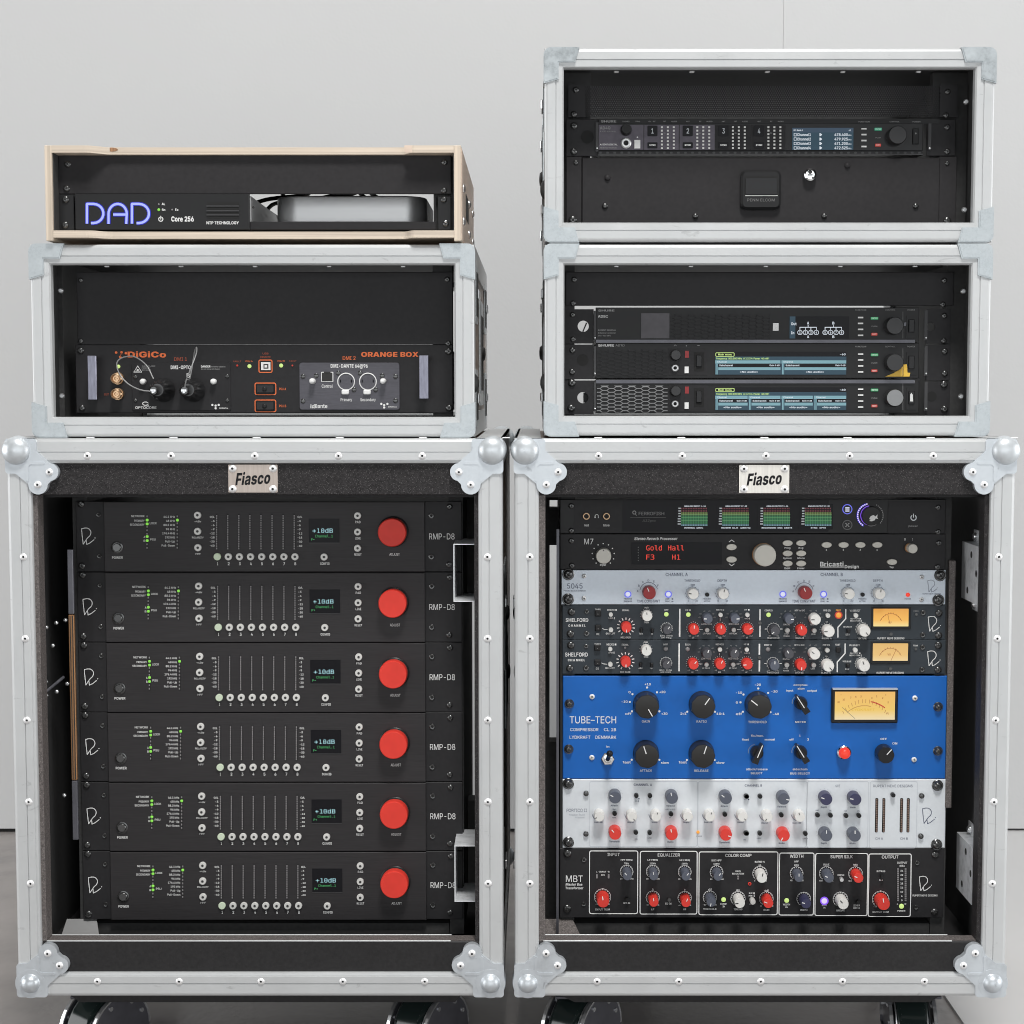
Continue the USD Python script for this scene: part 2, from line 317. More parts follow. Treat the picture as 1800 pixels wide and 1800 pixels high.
class Unit(Thing):
    """A thing laid out on a front plane y = Y; crop() sets which enlargement of the photograph its measurements are read from."""
    def __init__(s, name, label, category, Y, ref, group=None):
        s.Y = Y; s.k = mpp(*ref, Y); super().__init__(name, label, category, P(*ref, Y), group); s.cr = (0, 0, 1.0); s.ink = {}; s.lv = 0.0; s.off = (0, 0)
    def crop(s, c): s.cr = c; return s
    def px(s, x, y): return s.cr[0] + x / s.cr[2] + s.off[0], s.cr[1] + y / s.cr[2] + s.off[1]
    def w(s, x, y): return P(*s.px(x, y), s.Y)
    def L(s, n): return n / s.cr[2] * s.k
    def at(s, m, x, y): p = s.w(x, y); return m[0] + p, m[1]
    def rect(s, name, x0, y0, x1, y1, material, d0=0.0, d1=0.001, r=0, bev=0.0, parent=None, label=None):
        a, b = s.w(x0, y0), s.w(x1, y1)
        m = plate(abs(b[0] - a[0]), abs(a[2] - b[2]), s.lv + d0, s.lv + d1, s.L(r), bev)
        return s.part(name, (m[0] + [(a[0] + b[0]) / 2, s.Y, (a[2] + b[2]) / 2], m[1]), material, parent, label=label)
    def disc(s, name, x, y, r, material, d0=0.0, d1=0.001, dome=0.0, n=20, parent=None, label=None, rz=None):
        R = s.L(r); pr = [(R, s.lv + d0), (R, s.lv + d1)]
        if dome: pr = [(R, s.lv + d0), (R, s.lv + d1 - dome), (R * 0.92, s.lv + d1 - dome * 0.55), (R * 0.7, s.lv + d1 - dome * 0.2), (R * 0.35, s.lv + d1)]
        m = lathe(pr, n)
        if rz: m[0][:, 2] *= rz / r
        return s.part(name, s.at(m, x, y), material, parent, smooth=50, label=label)
    def poly(s, name, pts, material, d0=0.0, d1=0.001, parent=None, label=None):
        q = [s.w(*p) for p in pts]; pl = Polygon([(a[0], a[2]) for a in q]).buffer(0)
        return s.part(name, mv(extrude(pl, s.lv + d0, s.lv + d1), 0, s.Y, 0), material, parent, label=label)
    def shape(s, name, g, material, d0, d1, parent=None):
        """g: shapely geometry in crop pixels."""
        def tr(x, y): return x, y
        g2 = affinity.affine_transform(g, [s.L(1), 0, 0, -s.L(1), 0, 0]); c = s.w(0, 0)
        return s.part(name, mv(extrude(g2, s.lv + d0, s.lv + d1), c[0], s.Y, c[2]), material, parent)
    # printing
    def put(s, g, m): s.ink.setdefault(m, []).append(g)
    def txt(s, t, x, y, h, m='ink_white', w=None, a='c', wt=480, mono=False, slant=0.0, z=0.00025, lead=False):
        hp = h / s.cr[2]; g = glyphs(t, wt, mono, hp > 9)
        b = g.bounds; H = s.L(h); sx = s.L(w) / (b[2] - b[0]) if w else H
        off = {'c': -(b[0] + b[2]) / 2, 'l': -b[0], 'r': -b[2]}[a]
        g = affinity.affine_transform(g, [sx, slant * H, 0, H, off * sx, -0.5 * H])
        p = s.w(x, y); s.put(mv(flat(g, s.lv + z), p[0], s.Y, p[2]), m)
    def line(s, pts, wd, m='ink_white', z=0.00025, cap=1, closed=False):
        q = [s.w(*p) for p in pts]; ls = LineString([(a[0], a[2]) for a in q] + ([(q[0][0], q[0][2])] if closed else []))
        s.put(mv(flat(ls.buffer(s.L(wd) / 2, quad_segs=2, cap_style=cap), s.lv + z), 0, s.Y, 0), m)
    def dot(s, x, y, r, m='ink_white', z=0.00025):
        p = s.w(x, y); c = p[0], p[2]; s.put(mv(flat(Point(c).buffer(s.L(r), quad_segs=3), s.lv + z), 0, s.Y, 0), m)
    def bar(s, x0, y0, x1, y1, m='ink_white', z=0.00025):
        a, b = s.w(x0, y0), s.w(x1, y1); s.put(mv(flat(sbox(min(a[0], b[0]), min(a[2], b[2]), max(a[0], b[0]), max(a[2], b[2])), s.lv + z), 0, s.Y, 0), m)
    def rring(s, x0, y0, x1, y1, r, wd, m, z=0.00025):
        a, b = s.w(x0, y0), s.w(x1, y1); g = sbox(a[0], b[2], b[0], a[2]); R = s.L(r)
        g = g.buffer(-R).buffer(R, quad_segs=4); g = g.difference(g.buffer(-s.L(wd)))
        s.put(mv(flat(g, s.lv + z), 0, s.Y, 0), m)
    def ticks(s, x, y, r, m='ink_white', n=11, a0=-135, a1=135, ln=6, wd=3, arc=False):
        for i in range(n):
            a = math.radians(a0 + (a1 - a0) * i / (n - 1)); c, q = math.sin(a), -math.cos(a)
            s.line([(x + c * r, y + q * r), (x + c * (r + ln), y + q * (r + ln))], wd, m, cap=2)
        if arc: s.line([(x + r * math.sin(math.radians(a)), y - r * math.cos(math.radians(a))) for a in np.linspace(a0, a1, 24)], wd * 0.8, m)
    def signature(s, x, y, sc, m='ink_white', wd=7):
        """The maker's mark on the panels: a long-legged R with a dash and a dot."""
        pts = [(0, 148), (-14, 20), (-6, 8), (20, 2), (50, 8), (70, 36), (62, 70), (36, 96), (2, 146)]
        loop = spline([(a, b) for a, b in pts], 40)
        f = lambda q: [(x + (a - 45) * sc, y + (b - 75) * sc) for a, b in q]
        s.line(f(loop), wd * sc, m); s.line(f([(28, 112), (32, 150), (60, 138), (98, 108)]), wd * sc, m); s.dot(*f([(108, 92)])[0], wd * 0.7 * sc, m)
    def flush(s, name='lettering'):
        for m, gs in s.ink.items(): s.part(name, cat(gs), m, kind='stuff')
        s.ink = {}
    # fittings
    def knob(s, x, y, r, h, material, ang=0, pm='ink_white', taper=0.9, name='knob', plen=(0.25, 0.95), pw=0.16, skirt=0.0, label=None):
        R = s.L(r); l = s.lv; pr = [(R * (1 + skirt), l), (R * (1 + skirt), l + h * 0.18), (R, l + h * 0.22), (R * taper, l + h * 0.93), (R * taper * 0.94, l + h), ]
        k = s.part(name, s.at(lathe(pr, 32), x, y), material, smooth=35, label=label)
        if pm:
            Rt = R * taper * 0.94
            m = plate(Rt * pw, Rt * (plen[1] - plen[0]), l + h, l + h + 0.0004); m = mv(m, 0, 0, Rt * (plen[0] + plen[1]) / 2); m = rotxz(m, -ang)
            s.part('pointer', s.at(m, x, y), pm, k)
        return k
    def button(s, x, y, r, material='button_white', h=0.003, hole=True, name='button', label=None):
        R = s.L(r); l = s.lv; b = s.part(name, s.at(lathe([(R, l), (R, l + h * .8), (R * .9, l + h)], 18), x, y), material, smooth=35, label=label)
        if hole: s.part('centre', s.at(lathe([(R * .36, l + h), (R * .36, l + h + .0003)], 10), x, y), 'button_hole', b)
        return b
    def led(s, x, y, r, material, halo=None, name='indicator_lamp'):
        b = s.disc(name, x, y, r, material, 0, 0.0016, dome=0.0012, n=14)
        if halo:
            R = s.L(r); g = Point(0, 0).buffer(R * 1.45, quad_segs=5).difference(Point(0, 0).buffer(R * 1.02, quad_segs=5))
            s.part('ring', s.at(extrude(g, s.lv, s.lv + 0.0008), x, y), halo, b)  # halo around the lamp, painted as a glowing ring
        return b
    def screw(s, x, y, r, material='black_screw', name='screw', h=None, washer=False):
        R = s.L(r); h = h or R * 0.6; l = s.lv; c = -R * 0.36
        pr = [(R, l), (R, l + h * .35), (R * .9, l + h * .7), (R * .65, l + h * .95), (R * .5, l + h), (R * .28, l + h), (R * .2, l + h * 0.5), (R * 0.05, l + h * .4)]
        if washer: pr = [(R * 1.25, l), (R * 1.25, l + h * .2), (R * 1.1, l + h * .32)] + [(R * .95, l + h * .3)] + pr[1:]
        b = s.part(name, s.at(lathe(pr, 18), x, y), material, smooth=40)
        g = union_all([sbox(-R * .55, -R * .1, R * .55, R * .1), sbox(-R * .1, -R * .55, R * .1, R * .55)]); g = affinity.rotate(g, RNG.uniform(0, 90), origin=(0, 0))
        s.part('cross_slot', s.at(flat(g, l + h + 0.0002), x, y), 'gap_dark', b)
        return b
    def ring_screw(s, x, y, r, material='black_screw', hole='black_matte'):
        R = s.L(r); l = s.lv
        b = s.part('socket_screw', s.at(lathe([(R, l), (R, l + .0012), (R * .8, l + .0016), (R * .55, l + .0014)], 16), x, y), material, smooth=40)
        s.part('socket', s.at(lathe([(R * .52, l + .0014), (R * .52, l + .0017)], 8), x, y), hole, b)
    def chassis(s, x0, y0, x1, y1, depth=0.3, material='dark_chassis'):
        a, b = s.w(x0, y0), s.w(x1, y1)
        return s.part('chassis', cbox(a[0], b[0], s.Y + 0.004, s.Y + depth, b[2], a[2]), material)
    def panel(s, x0, y0, x1, y1, material, t=0.0032, bev=0.0006, r=0, name='front_panel'):
        """Front panel whose face lies on the plane (lv = 0)."""
        a, b = s.w(x0, y0), s.w(x1, y1)
        m = plate(b[0] - a[0], a[2] - b[2], -t, 0, s.L(r), bev)
        return s.part(name, (m[0] + [(a[0] + b[0]) / 2, s.Y, (a[2] + b[2]) / 2], m[1]), material)
A1 = (0, 220, 3.75); A2 = (420, 220, 3.75); A3 = (30, 420, 4.0); A4 = (460, 420, 4.0)
B1 = (940, 70, 3.913); B2 = (1350, 70, 4.0); B3 = (940, 420, 4.091); B4 = (1350, 420, 4.0)
L1 = (0, 750, 3.913); L2 = (440, 750, 3.75); L3 = (180, 1130, 4.737); L4 = (0, 1130, 4.865); L5 = (520, 1130, 4.5); L6 = (0, 1450, 3.913); L7 = (440, 1450, 3.75)
R1 = (890, 750, 3.913); R2 = (1330, 750, 3.83); R3 = (950, 990, 4.737); R4 = (1310, 990, 4.737); R5 = (950, 1180, 4.737); R6 = (1310, 1180, 4.737)
R7 = (950, 1360, 4.737); R8 = (1310, 1360, 4.737); R9 = (950, 1480, 4.737); R10 = (1310, 1480, 4.737); PX = (0, 0, 1.0)
# ================================================================== the room
CASE_BOTTOM = P(460, 1752, 0)[2]
def plane_y_at(py, z):
    a = (900 - py) / FPX; dy, dz = math.cos(TH) + a * math.sin(TH), -math.sin(TH) + a * math.cos(TH)
    return (z - ZC) / dz * dy - DC
FLOOR = CASE_BOTTOM - 0.125
WALL_Y = plane_y_at(1464, FLOOR)
struct('floor', cbox(-4, 4, -3.0, WALL_Y + 0.3, FLOOR - 0.1, FLOOR), 'concrete')
xs = P(1377, 40, WALL_Y)[0]; gz = P(20, 1460, WALL_Y)[2] + 0.004
w = Thing('wall', 'smooth off-white wall behind the stacked cases', 'wall', (0, WALL_Y, FLOOR)); w.prim.SetCustomDataByKey('kind', 'structure')
w.part('wall_panel', cbox(-4, xs - 0.0005, WALL_Y, WALL_Y + 0.0012, gz, 3.4), 'wall_paint')
w.part('wall_panel', cbox(xs + 0.0005, 4, WALL_Y, WALL_Y + 0.0012, gz, 3.4), 'wall_paint')
w.part('backing', cbox(-4, 4, WALL_Y + 0.0016, WALL_Y + 0.04, gz + 0.002, 3.4), 'wall_paint')
w.part('shadow_gap_strip', cbox(-4, 4, WALL_Y + 0.012, WALL_Y + 0.03, FLOOR + 0.001, gz + 0.0015), 'gap_dark')
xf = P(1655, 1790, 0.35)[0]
struct('pale_floor', cbox(xf, 4, -3.0, WALL_Y + 0.01, FLOOR, FLOOR + 0.004), 'pale_floor')  # added pale sheet in place of the brightly lit right floor
# ================================================================== flight cases
def rail(x0, x1, z0, z1, side, prof, yb):
    """One mitred length of extrusion; prof: (distance in from the outer edge, y)."""
    a = np.array([p[0] for p in prof]); y = np.array([p[1] for p in prof]) + yb
    if side == 'top': r = [np.stack([x0 + a, y, z1 - a], 1), np.stack([x1 - a, y, z1 - a], 1)]
    if side == 'bottom': r = [np.stack([x0 + a, y, z0 + a], 1), np.stack([x1 - a, y, z0 + a], 1)]
    if side == 'left': r = [np.stack([x0 + a, y, z0 + a], 1), np.stack([x0 + a, y, z1 - a], 1)]
    if side == 'right': r = [np.stack([x1 - a, y, z0 + a], 1), np.stack([x1 - a, y, z1 - a], 1)]
    return loft(r, cap=False)
def small_profile(W):
    return [(0, .03), (0, .004), (.0006, .0018), (.002, .0006), (.004, 0), (W * .55, 0), (W * .56, .0014), (W * .60, .0014), (W * .61, .0004), (W * .93, .0012), (W, .004), (W, .014), (W * .8, .03)]
def big_profile(W):
    return [(0, .034), (0, .004), (.0012, .0012), (.004, 0), (W * .53, 0), (W * .535, .0012), (W * .57, .0012), (W * .575, -.0006), (W * .86, -.0006), (W * .87, .0006), (W * .9, .0006), (W * .97, .001), (W, .003), (W, .016), (W * .8, .034)]
def rivet(t, p, R, parent=None):
    r = t.part('rivet', mv(lathe([(R, 0), (R * .97, .0009), (R * .75, .0022), (R * .45, .0028), (R * .32, .0028), (R * .26, .0018)], 16), *p), 'rivet', smooth=50)
    t.part('mandrel_hole', mv(lathe([(R * .28, .0019), (R * .28, .0021)], 8), *p), 'gap_dark', r)
def shell(t, x0, x1, z0, z1, y0, y1, th, m_out, m_in='inner_black', bot=True):
    for n, b in (('top_board', (x0, x1, z1 - th, z1)), ('bottom_board', (x0, x1, z0, z0 + th)), ('side_board', (x0, x0 + th, z0 + th, z1 - th)), ('side_board', (x1 - th, x1, z0 + th, z1 - th))):
        k = t.part(n, cbox(b[0], b[1], y0, y1, b[2], b[3]), m_out)
        e = 0.002; c = dict(top_board=(b[0] + th, b[1] - th, b[2] - e, b[2]), bottom_board=(b[0] + th, b[1] - th, b[3], b[3] + e))
        q = c.get(n) or ((b[1], b[1] + e, b[2], b[3]) if b[0] == x0 else (b[0] - e, b[0], b[2], b[3]))
        t.part('lining', cbox(q[0], q[1], y0 + 0.001, y1 - 0.001, q[2], q[3]), m_in, k)
def butterfly_latch(t, x, y, z, s):
    """Recessed latch dish with a twist wing on the side board at x; s = +1 for a right-hand side."""
    q = lambda x0, x1, *b: cbox(min(x0, x1), max(x0, x1), *b)
    d = t.part('latch', q(x, x + s * .0025, y - .032, y + .032, z - .036, z + .036, .001), 'zinc')
    t.part('latch_recess', q(x + s * .0026, x + s * .0032, y - .024, y + .024, z - .027, z + .027), 'gap_dark', d)
    t.part('wing', q(x + s * .0033, x + s * .006, y - .02, y + .02, z - .006, z + .006, .001), 'steel', d)
def spring_handle(t, x, y, z, s):
    q = lambda x0, x1, *b: cbox(min(x0, x1), max(x0, x1), *b)
    d = t.part('side_handle', q(x, x + s * .003, y - .055, y + .055, z - .07, z + .07, .001), 'zinc')
    t.part('handle_recess', q(x + s * .0031, x + s * .0036, y - .04, y + .04, z - .05, z + .05), 'gap_dark', d)
    g = lathe([(.010, -.001), (.010, .001), (.008, .0032), (.003, .004)], 14); v = g[0]
    t.part('grip', (np.stack([x + s * (.0036 - v[:, 1] * 1.0), y + v[:, 0] * 2.4, z + v[:, 2]], 1), g[1]), 'rubber', d, smooth=50)
def small_case(label, group, x0, x1, y0, y1, ox0, ox1, oy0, oy1, Y, depth, hardware):
    xm, ym = (x0 + x1) / 2, (y0 + y1) / 2
    X0, X1 = P(x0, ym, Y)[0], P(x1, ym, Y)[0]; Z1, Z0 = P(xm, y0, Y)[2], P(xm, y1, Y)[2]
    t = Thing('flight_case', label, 'flight case', ((X0 + X1) / 2, Y, Z0), group)
    wl = P(ox0, ym, Y)[0] - X0; wr = X1 - P(ox1, ym, Y)[0]; wt = Z1 - P(xm, oy0, Y)[2]; wb = P(xm, oy1, Y)[2] - Z0
    W = (wl + wr + wt + wb) / 4
    for s_ in ('top', 'bottom', 'left', 'right'): t.part('edge_rail', rail(X0, X1, Z0, Z1, s_, small_profile(W), Y), 'alu')
    shell(t, X0 + .002, X1 - .002, Z0 + .002, Z1 - .002, Y + .03, Y + depth, .009, 'brown_ply')
    # rear frame and the long edge profiles
    for s_ in ('top', 'bottom', 'left', 'right'):
        m = rail(X0, X1, Z0, Z1, s_, small_profile(W), 0); m[0][:, 1] = Y + depth + 0.012 - m[0][:, 1]
        t.part('rear_rail', m, 'alu')
    for sx in (0, 1):
        for sz in (0, 1):
            xa = X0 if sx == 0 else X1 - .0022; za = Z0 if sz == 0 else Z1 - .03
            t.part('long_edge', cbox(xa, xa + .0022, Y + .031, Y + depth - .02, za, za + .03), 'alu')
    # zinc corner braces
    a, wd = 62 * mpp(xm, ym, Y), 25 * mpp(xm, ym, Y)
    for sx in (0, 1):
        for sz in (0, 1):
            g = union_all([sbox(-.0012, -.0012, a, wd), sbox(-.0012, -.0012, wd, a)])
            g = g.difference(Polygon([(a * .86, wd + .001), (a + .001, wd + .001), (a + .001, -.002), (a * .995, -.002)])).difference(Polygon([(wd + .001, a * .86), (wd + .001, a + .001), (-.002, a + .001), (-.002, a * .995)]))
            g = g.intersection(sbox(.008, .008, 1, 1).buffer(.009, quad_segs=6)).buffer(0)
            if sx: g = affinity.scale(g, -1, 1, origin=(0, 0))
            if sz: g = affinity.scale(g, 1, -1, origin=(0, 0))
            cx, cz = (X0, X1)[sx], (Z0, Z1)[sz]
            k = t.part('corner_brace', mv(extrude(g, -.03, .0016), cx, Y, cz), 'zinc')
            gi = g.buffer(-.0016); t.part('raised_face', mv(extrude(gi, .0016, .0023), cx, Y, cz), 'zinc', k)
            mz = 0.5 * (1 if sz == 0 else -1)
    # inside: rail strips with two bright screws each side
    for (px, py) in hardware:
        p = P(px, py, Y + .035)
        r = t.part('inside_screw', mv(lathe([(.0036, 0), (.0036, .001), (.0022, .0026)], 10), *p), 'steel', smooth=40)
    for (pa, pb) in (((ox0 - 8), (ox0 + (48 if y0 < 100 else 20))), ((ox1 - (70 if y0 < 100 else 40)), (ox1 - 6))):
        t.part('rack_rail', cbox(P(pa, ym, YP + .006)[0], P(pb, ym, YP + .006)[0], YP + (.0125 if y0 < 100 else .0045), YP + .03, Z0 + .014, Z1 - .014), 'inner_black')
    for i in range(5):
        x = X0 + W + (X1 - X0 - 2 * W) * (i + .7) / 5.4
        t.part('ceiling_rivet', cbox(x - .003, x + .003, Y + .02, Y + .026, Z1 - W - .0015, Z1 - W + .0004, .0008), 'steel')
    s_ = 1 if xm < VX else -1; xb = X1 - .002 if s_ == 1 else X0 + .002
    H = Z1 - Z0
    spring_handle(t, xb, Y + depth * .5, Z0 + H * .46, s_)
    butterfly_latch(t, xb, Y + .085, Z0 + H * .76, s_); butterfly_latch(t, xb, Y + .085, Z0 + H * .2, s_)
    butterfly_latch(t, xb, Y + depth - .08, Z0 + H * .76, s_); butterfly_latch(t, xb, Y + depth - .08, Z0 + H * .2, s_)
    g = lathe([(.012, 0), (.012, .002), (.008, .0055), (.003, .007)], 14); v = g[0]
    t.part('rubber_bumper', (np.stack([xb - s_ * v[:, 1], Y + .018 + v[:, 0] * .9, Z0 + H * .28 + v[:, 2]], 1), g[1]), 'rubber', smooth=50)
    return t, (X0, X1, Z0, Z1, W)
YU = 0.02
G = 'aluminium edged flight cases stacked on top'
small_case('shallow flight case under the plywood box, holding the panel with orange lettering', G, 55, 834, 429.5, 768, 92, 801, 465, 733, YU, .53, [(107, 511), (109, 696)])
small_case('topmost right flight case holding a perforated vent panel and a drawer', G, 957, 1747.5, 84.5, 425, 990, 1710.5, 119, 392.5, YU, .5, [(1698, 179), (1695, 369)])
small_case('right flight case under the topmost one, holding three slim black receivers', G, 957, 1741, 429.5, 766, 990, 1703, 464.5, 732, YU, .5, [(1693, 512), (1689, 697)])

def ball_corner(t, X, Z, sx, sz, k, Y, bottom):
    """Corner plate with a pressed ball and two rivet lobes; (X, Z) the case's corner, sx, sz the way inwards."""
    u = k
    g = union_all([sbox(-1 * u, 0, 54 * u, 61 * u).buffer(-6 * u).buffer(6 * u), Point(76 * u, 58 * u).buffer(15.5 * u, quad_segs=8), Point(55.5 * u, 80 * u).buffer(17 * u, quad_segs=8),
                   Polygon([(50 * u, 0), (54 * u, 21 * u), (78 * u, 43 * u), (80 * u, 72 * u), (56 * u, 96 * u), (38 * u, 78 * u), (17 * u, 61 * u), (0, 58 * u), (10 * u, 20 * u)])])
    g = g.buffer(-2 * u).buffer(2 * u, quad_segs=4).buffer(3 * u).buffer(-3 * u, quad_segs=4)
    g = g.difference(Polygon([(54.5 * u, -3 * u), (90 * u, -3 * u), (90 * u, 36 * u), (77 * u, 40 * u), (66 * u, 31 * u), (55 * u, 17 * u)])) if not bottom else g
    f = lambda q: affinity.scale(q, sx, sz, origin=(0, 0))
    b = t.part('ball_corner', mv(extrude(f(g), -.03, .0022), X, Y, Z), 'zinc_plate')
    rb = 24.5 * u; c = (18.5 * u, 21 * u)
    if bottom:
        r1 = 27.5 * u; t.part('ball', mv(lathe([(r1, -.02), (r1, -.0005), (r1 * .96, .0012), (17.5 * u, .0013), (16.5 * u, .002), (14.5 * u, .0052), (10.5 * u, .0078), (5 * u, .0092), (1.5 * u, .0095)], 32), X + sx * 23 * u, Y - .0012, Z + sz * 25 * u), 'zinc_plate', b, smooth=30)
    a = np.linspace(0, PI / 2, 9); sph = lathe([(rb * math.cos(q), rb * .62 * math.sin(q)) for q in a], 28)
    if not bottom: t.part('ball', mv(sph, X + sx * c[0], Y - .0022, Z + sz * c[1]), 'ball_steel', b, smooth=True)
    s2 = lathe([(rb * math.cos(q) + 1e-6, rb * math.sin(q)) for q in np.linspace(-PI / 2, PI / 2, 15)], 24)
    if not bottom: t.part('ball_side', mv(s2, X + sx * (c[0] - .001), Y + .012, Z + sz * (c[1] - .001)), 'ball_steel', b, smooth=True)
    pr = LineString([(38 * u, 72 * u), (38 * u, 47 * u), (43 * u, 42.5 * u), (66 * u, 42.5 * u)]).buffer(2.2 * u, quad_segs=3)
    t.part('pressed_rib', mv(extrude(f(pr), .0022, .0030), X, Y, Z), 'zinc_plate', b)
    for q in ((76, 58), (55.5, 80)): 
        p = (X + sx * q[0] * u, Y - .0022, Z + sz * q[1] * u); R = 6.6 * u
        r = t.part('corner_rivet', mv(lathe([(R, 0), (R * .97, .0009), (R * .75, .0022), (R * .45, .0028), (R * .3, .0026)], 14), *p), 'rivet', smooth=50)
        t.part('mandrel_hole', mv(lathe([(R * .3, .0027), (R * .3, .0029)], 8), *p), 'gap_dark', r)
def hat_bracket(t, xw, zc, Y0, Y1, h=.070, so=.024, th=.0018):
    """Zinc hat-section bracket standing off the right inner wall xw."""
    f = .016
    pts = [(xw - .001, zc + h / 2 + f), (xw - .001, zc + h / 2), (xw - so, zc + h / 2), (xw - so, zc - h / 2), (xw - .001, zc - h / 2), (xw - .001, zc - h / 2 - f)]
    g = LineString(pts).buffer(th / 2, cap_style=2, join_style=2)
    m = extrude(g, -Y1, -Y0); back = flat(g, -Y1)
    b = t.part('rack_bracket', cat([m, back]), 'bracket_zinc')
    for (y, z) in ((Y0 + .014, zc + h / 2 + f * .5), (Y1 - .014, zc + h / 2 + f * .5), (Y0 + .014, zc - h / 2 - f * .5), (Y1 - .014, zc - h / 2 - f * .5)):
        s = trimesh.creation.icosphere(1, .0052); t.part('bracket_screw', mv((np.array(s.vertices) * [.8, 1, 1], np.array(s.faces)), xw - .0035, y, z), 'steel', b, smooth=True)
    for (y, z) in ((Y0 + .03, zc + h / 2 - .012), (Y1 - .03, zc - h / 2 + .012), (Y0 + .006, zc + .002)):
        g2 = lathe([(.0045, 0), (.0045, .0004)], 10); v = g2[0]
        t.part('bracket_hole', (np.stack([xw - so - th / 2 - .0002 + v[:, 1] * .2, y + v[:, 0], z + v[:, 2]], 1), g2[1]), 'gap_dark', b)
def caster(t, x, z_top, y, yaw):
    """Swivel caster: plate, fork, shiny dark wheel with bright rims; yaw turns the axle from facing the viewer."""
    k = t.part('caster', cbox(x - .034, x + .034, y - .035, y + .045, z_top - .004, z_top, .001), 'gunmetal')
    R, wd = .051, .021; zc = FLOOR + R + .0005
    a = np.linspace(0, PI / 2, 6); c = .007
    pr = [(R * .5, -wd), (R - c, -wd)] + [(R - c + c * math.sin(q), -wd + c - c * math.cos(q)) for q in a] + [(R - c + c * math.cos(q), wd - c + c * math.sin(q)) for q in a] + [(R * .5, wd)]
    t.part('wheel', mv(rotz(lathe(pr, 40), yaw), x, y, zc), 'tyre_green', k, smooth=35)
    rim = cat([lathe([(R * .9, -wd - .0008), (R * .985, -wd + .0055), (R * .995, -wd + .006), (R * .985, -wd + .0065)], 44), lathe([(R * .985, wd - .0065), (R * .995, wd - .006), (R * .985, wd - .0055), (R * .9, wd + .0008)], 44)])
    t.part('rim', mv(rotz((rim[0], rim[1]), yaw), x, y, zc), 'steel', k, smooth=35)
    hub = lathe([(R * .6, -wd - .002), (R * .6, wd + .0015), (R * .5, wd + .003), (R * .2, wd + .003)], 24); t.part('hub', mv(rotz(hub, yaw), x, y, zc), 'gunmetal', k, smooth=35)
    for s in (-1, 1):
        g = Point(0, 0).buffer(R * .97, quad_segs=10).intersection(sbox(-1, -.008, 1, 1)); yy = s * (wd + .0065)
        f = t.part('fork', mv(rotz(mv(extrude(g, -.0016, .0016), 0, yy, 0), yaw), x, y, zc), 'gunmetal', k)
        e = LineString([(R * .97 * math.cos(q), R * .97 * math.sin(q)) for q in np.linspace(0, PI, 24)]).buffer(.0012, cap_style=2)
        t.part('fork_edge', mv(rotz(mv(extrude(e, -.0022, .0022), 0, yy, 0), yaw), x, y, zc), 'steel', k)
        for q in (.5, 1.1, 2.0, 2.6):
            t.part('fork_rivet', mv(rotz(mv(lathe([(.003, -.003), (.003, .003)], 8), R * .8 * math.cos(q), yy, R * .8 * math.sin(q)), yaw), x, y, zc), 'steel', k)
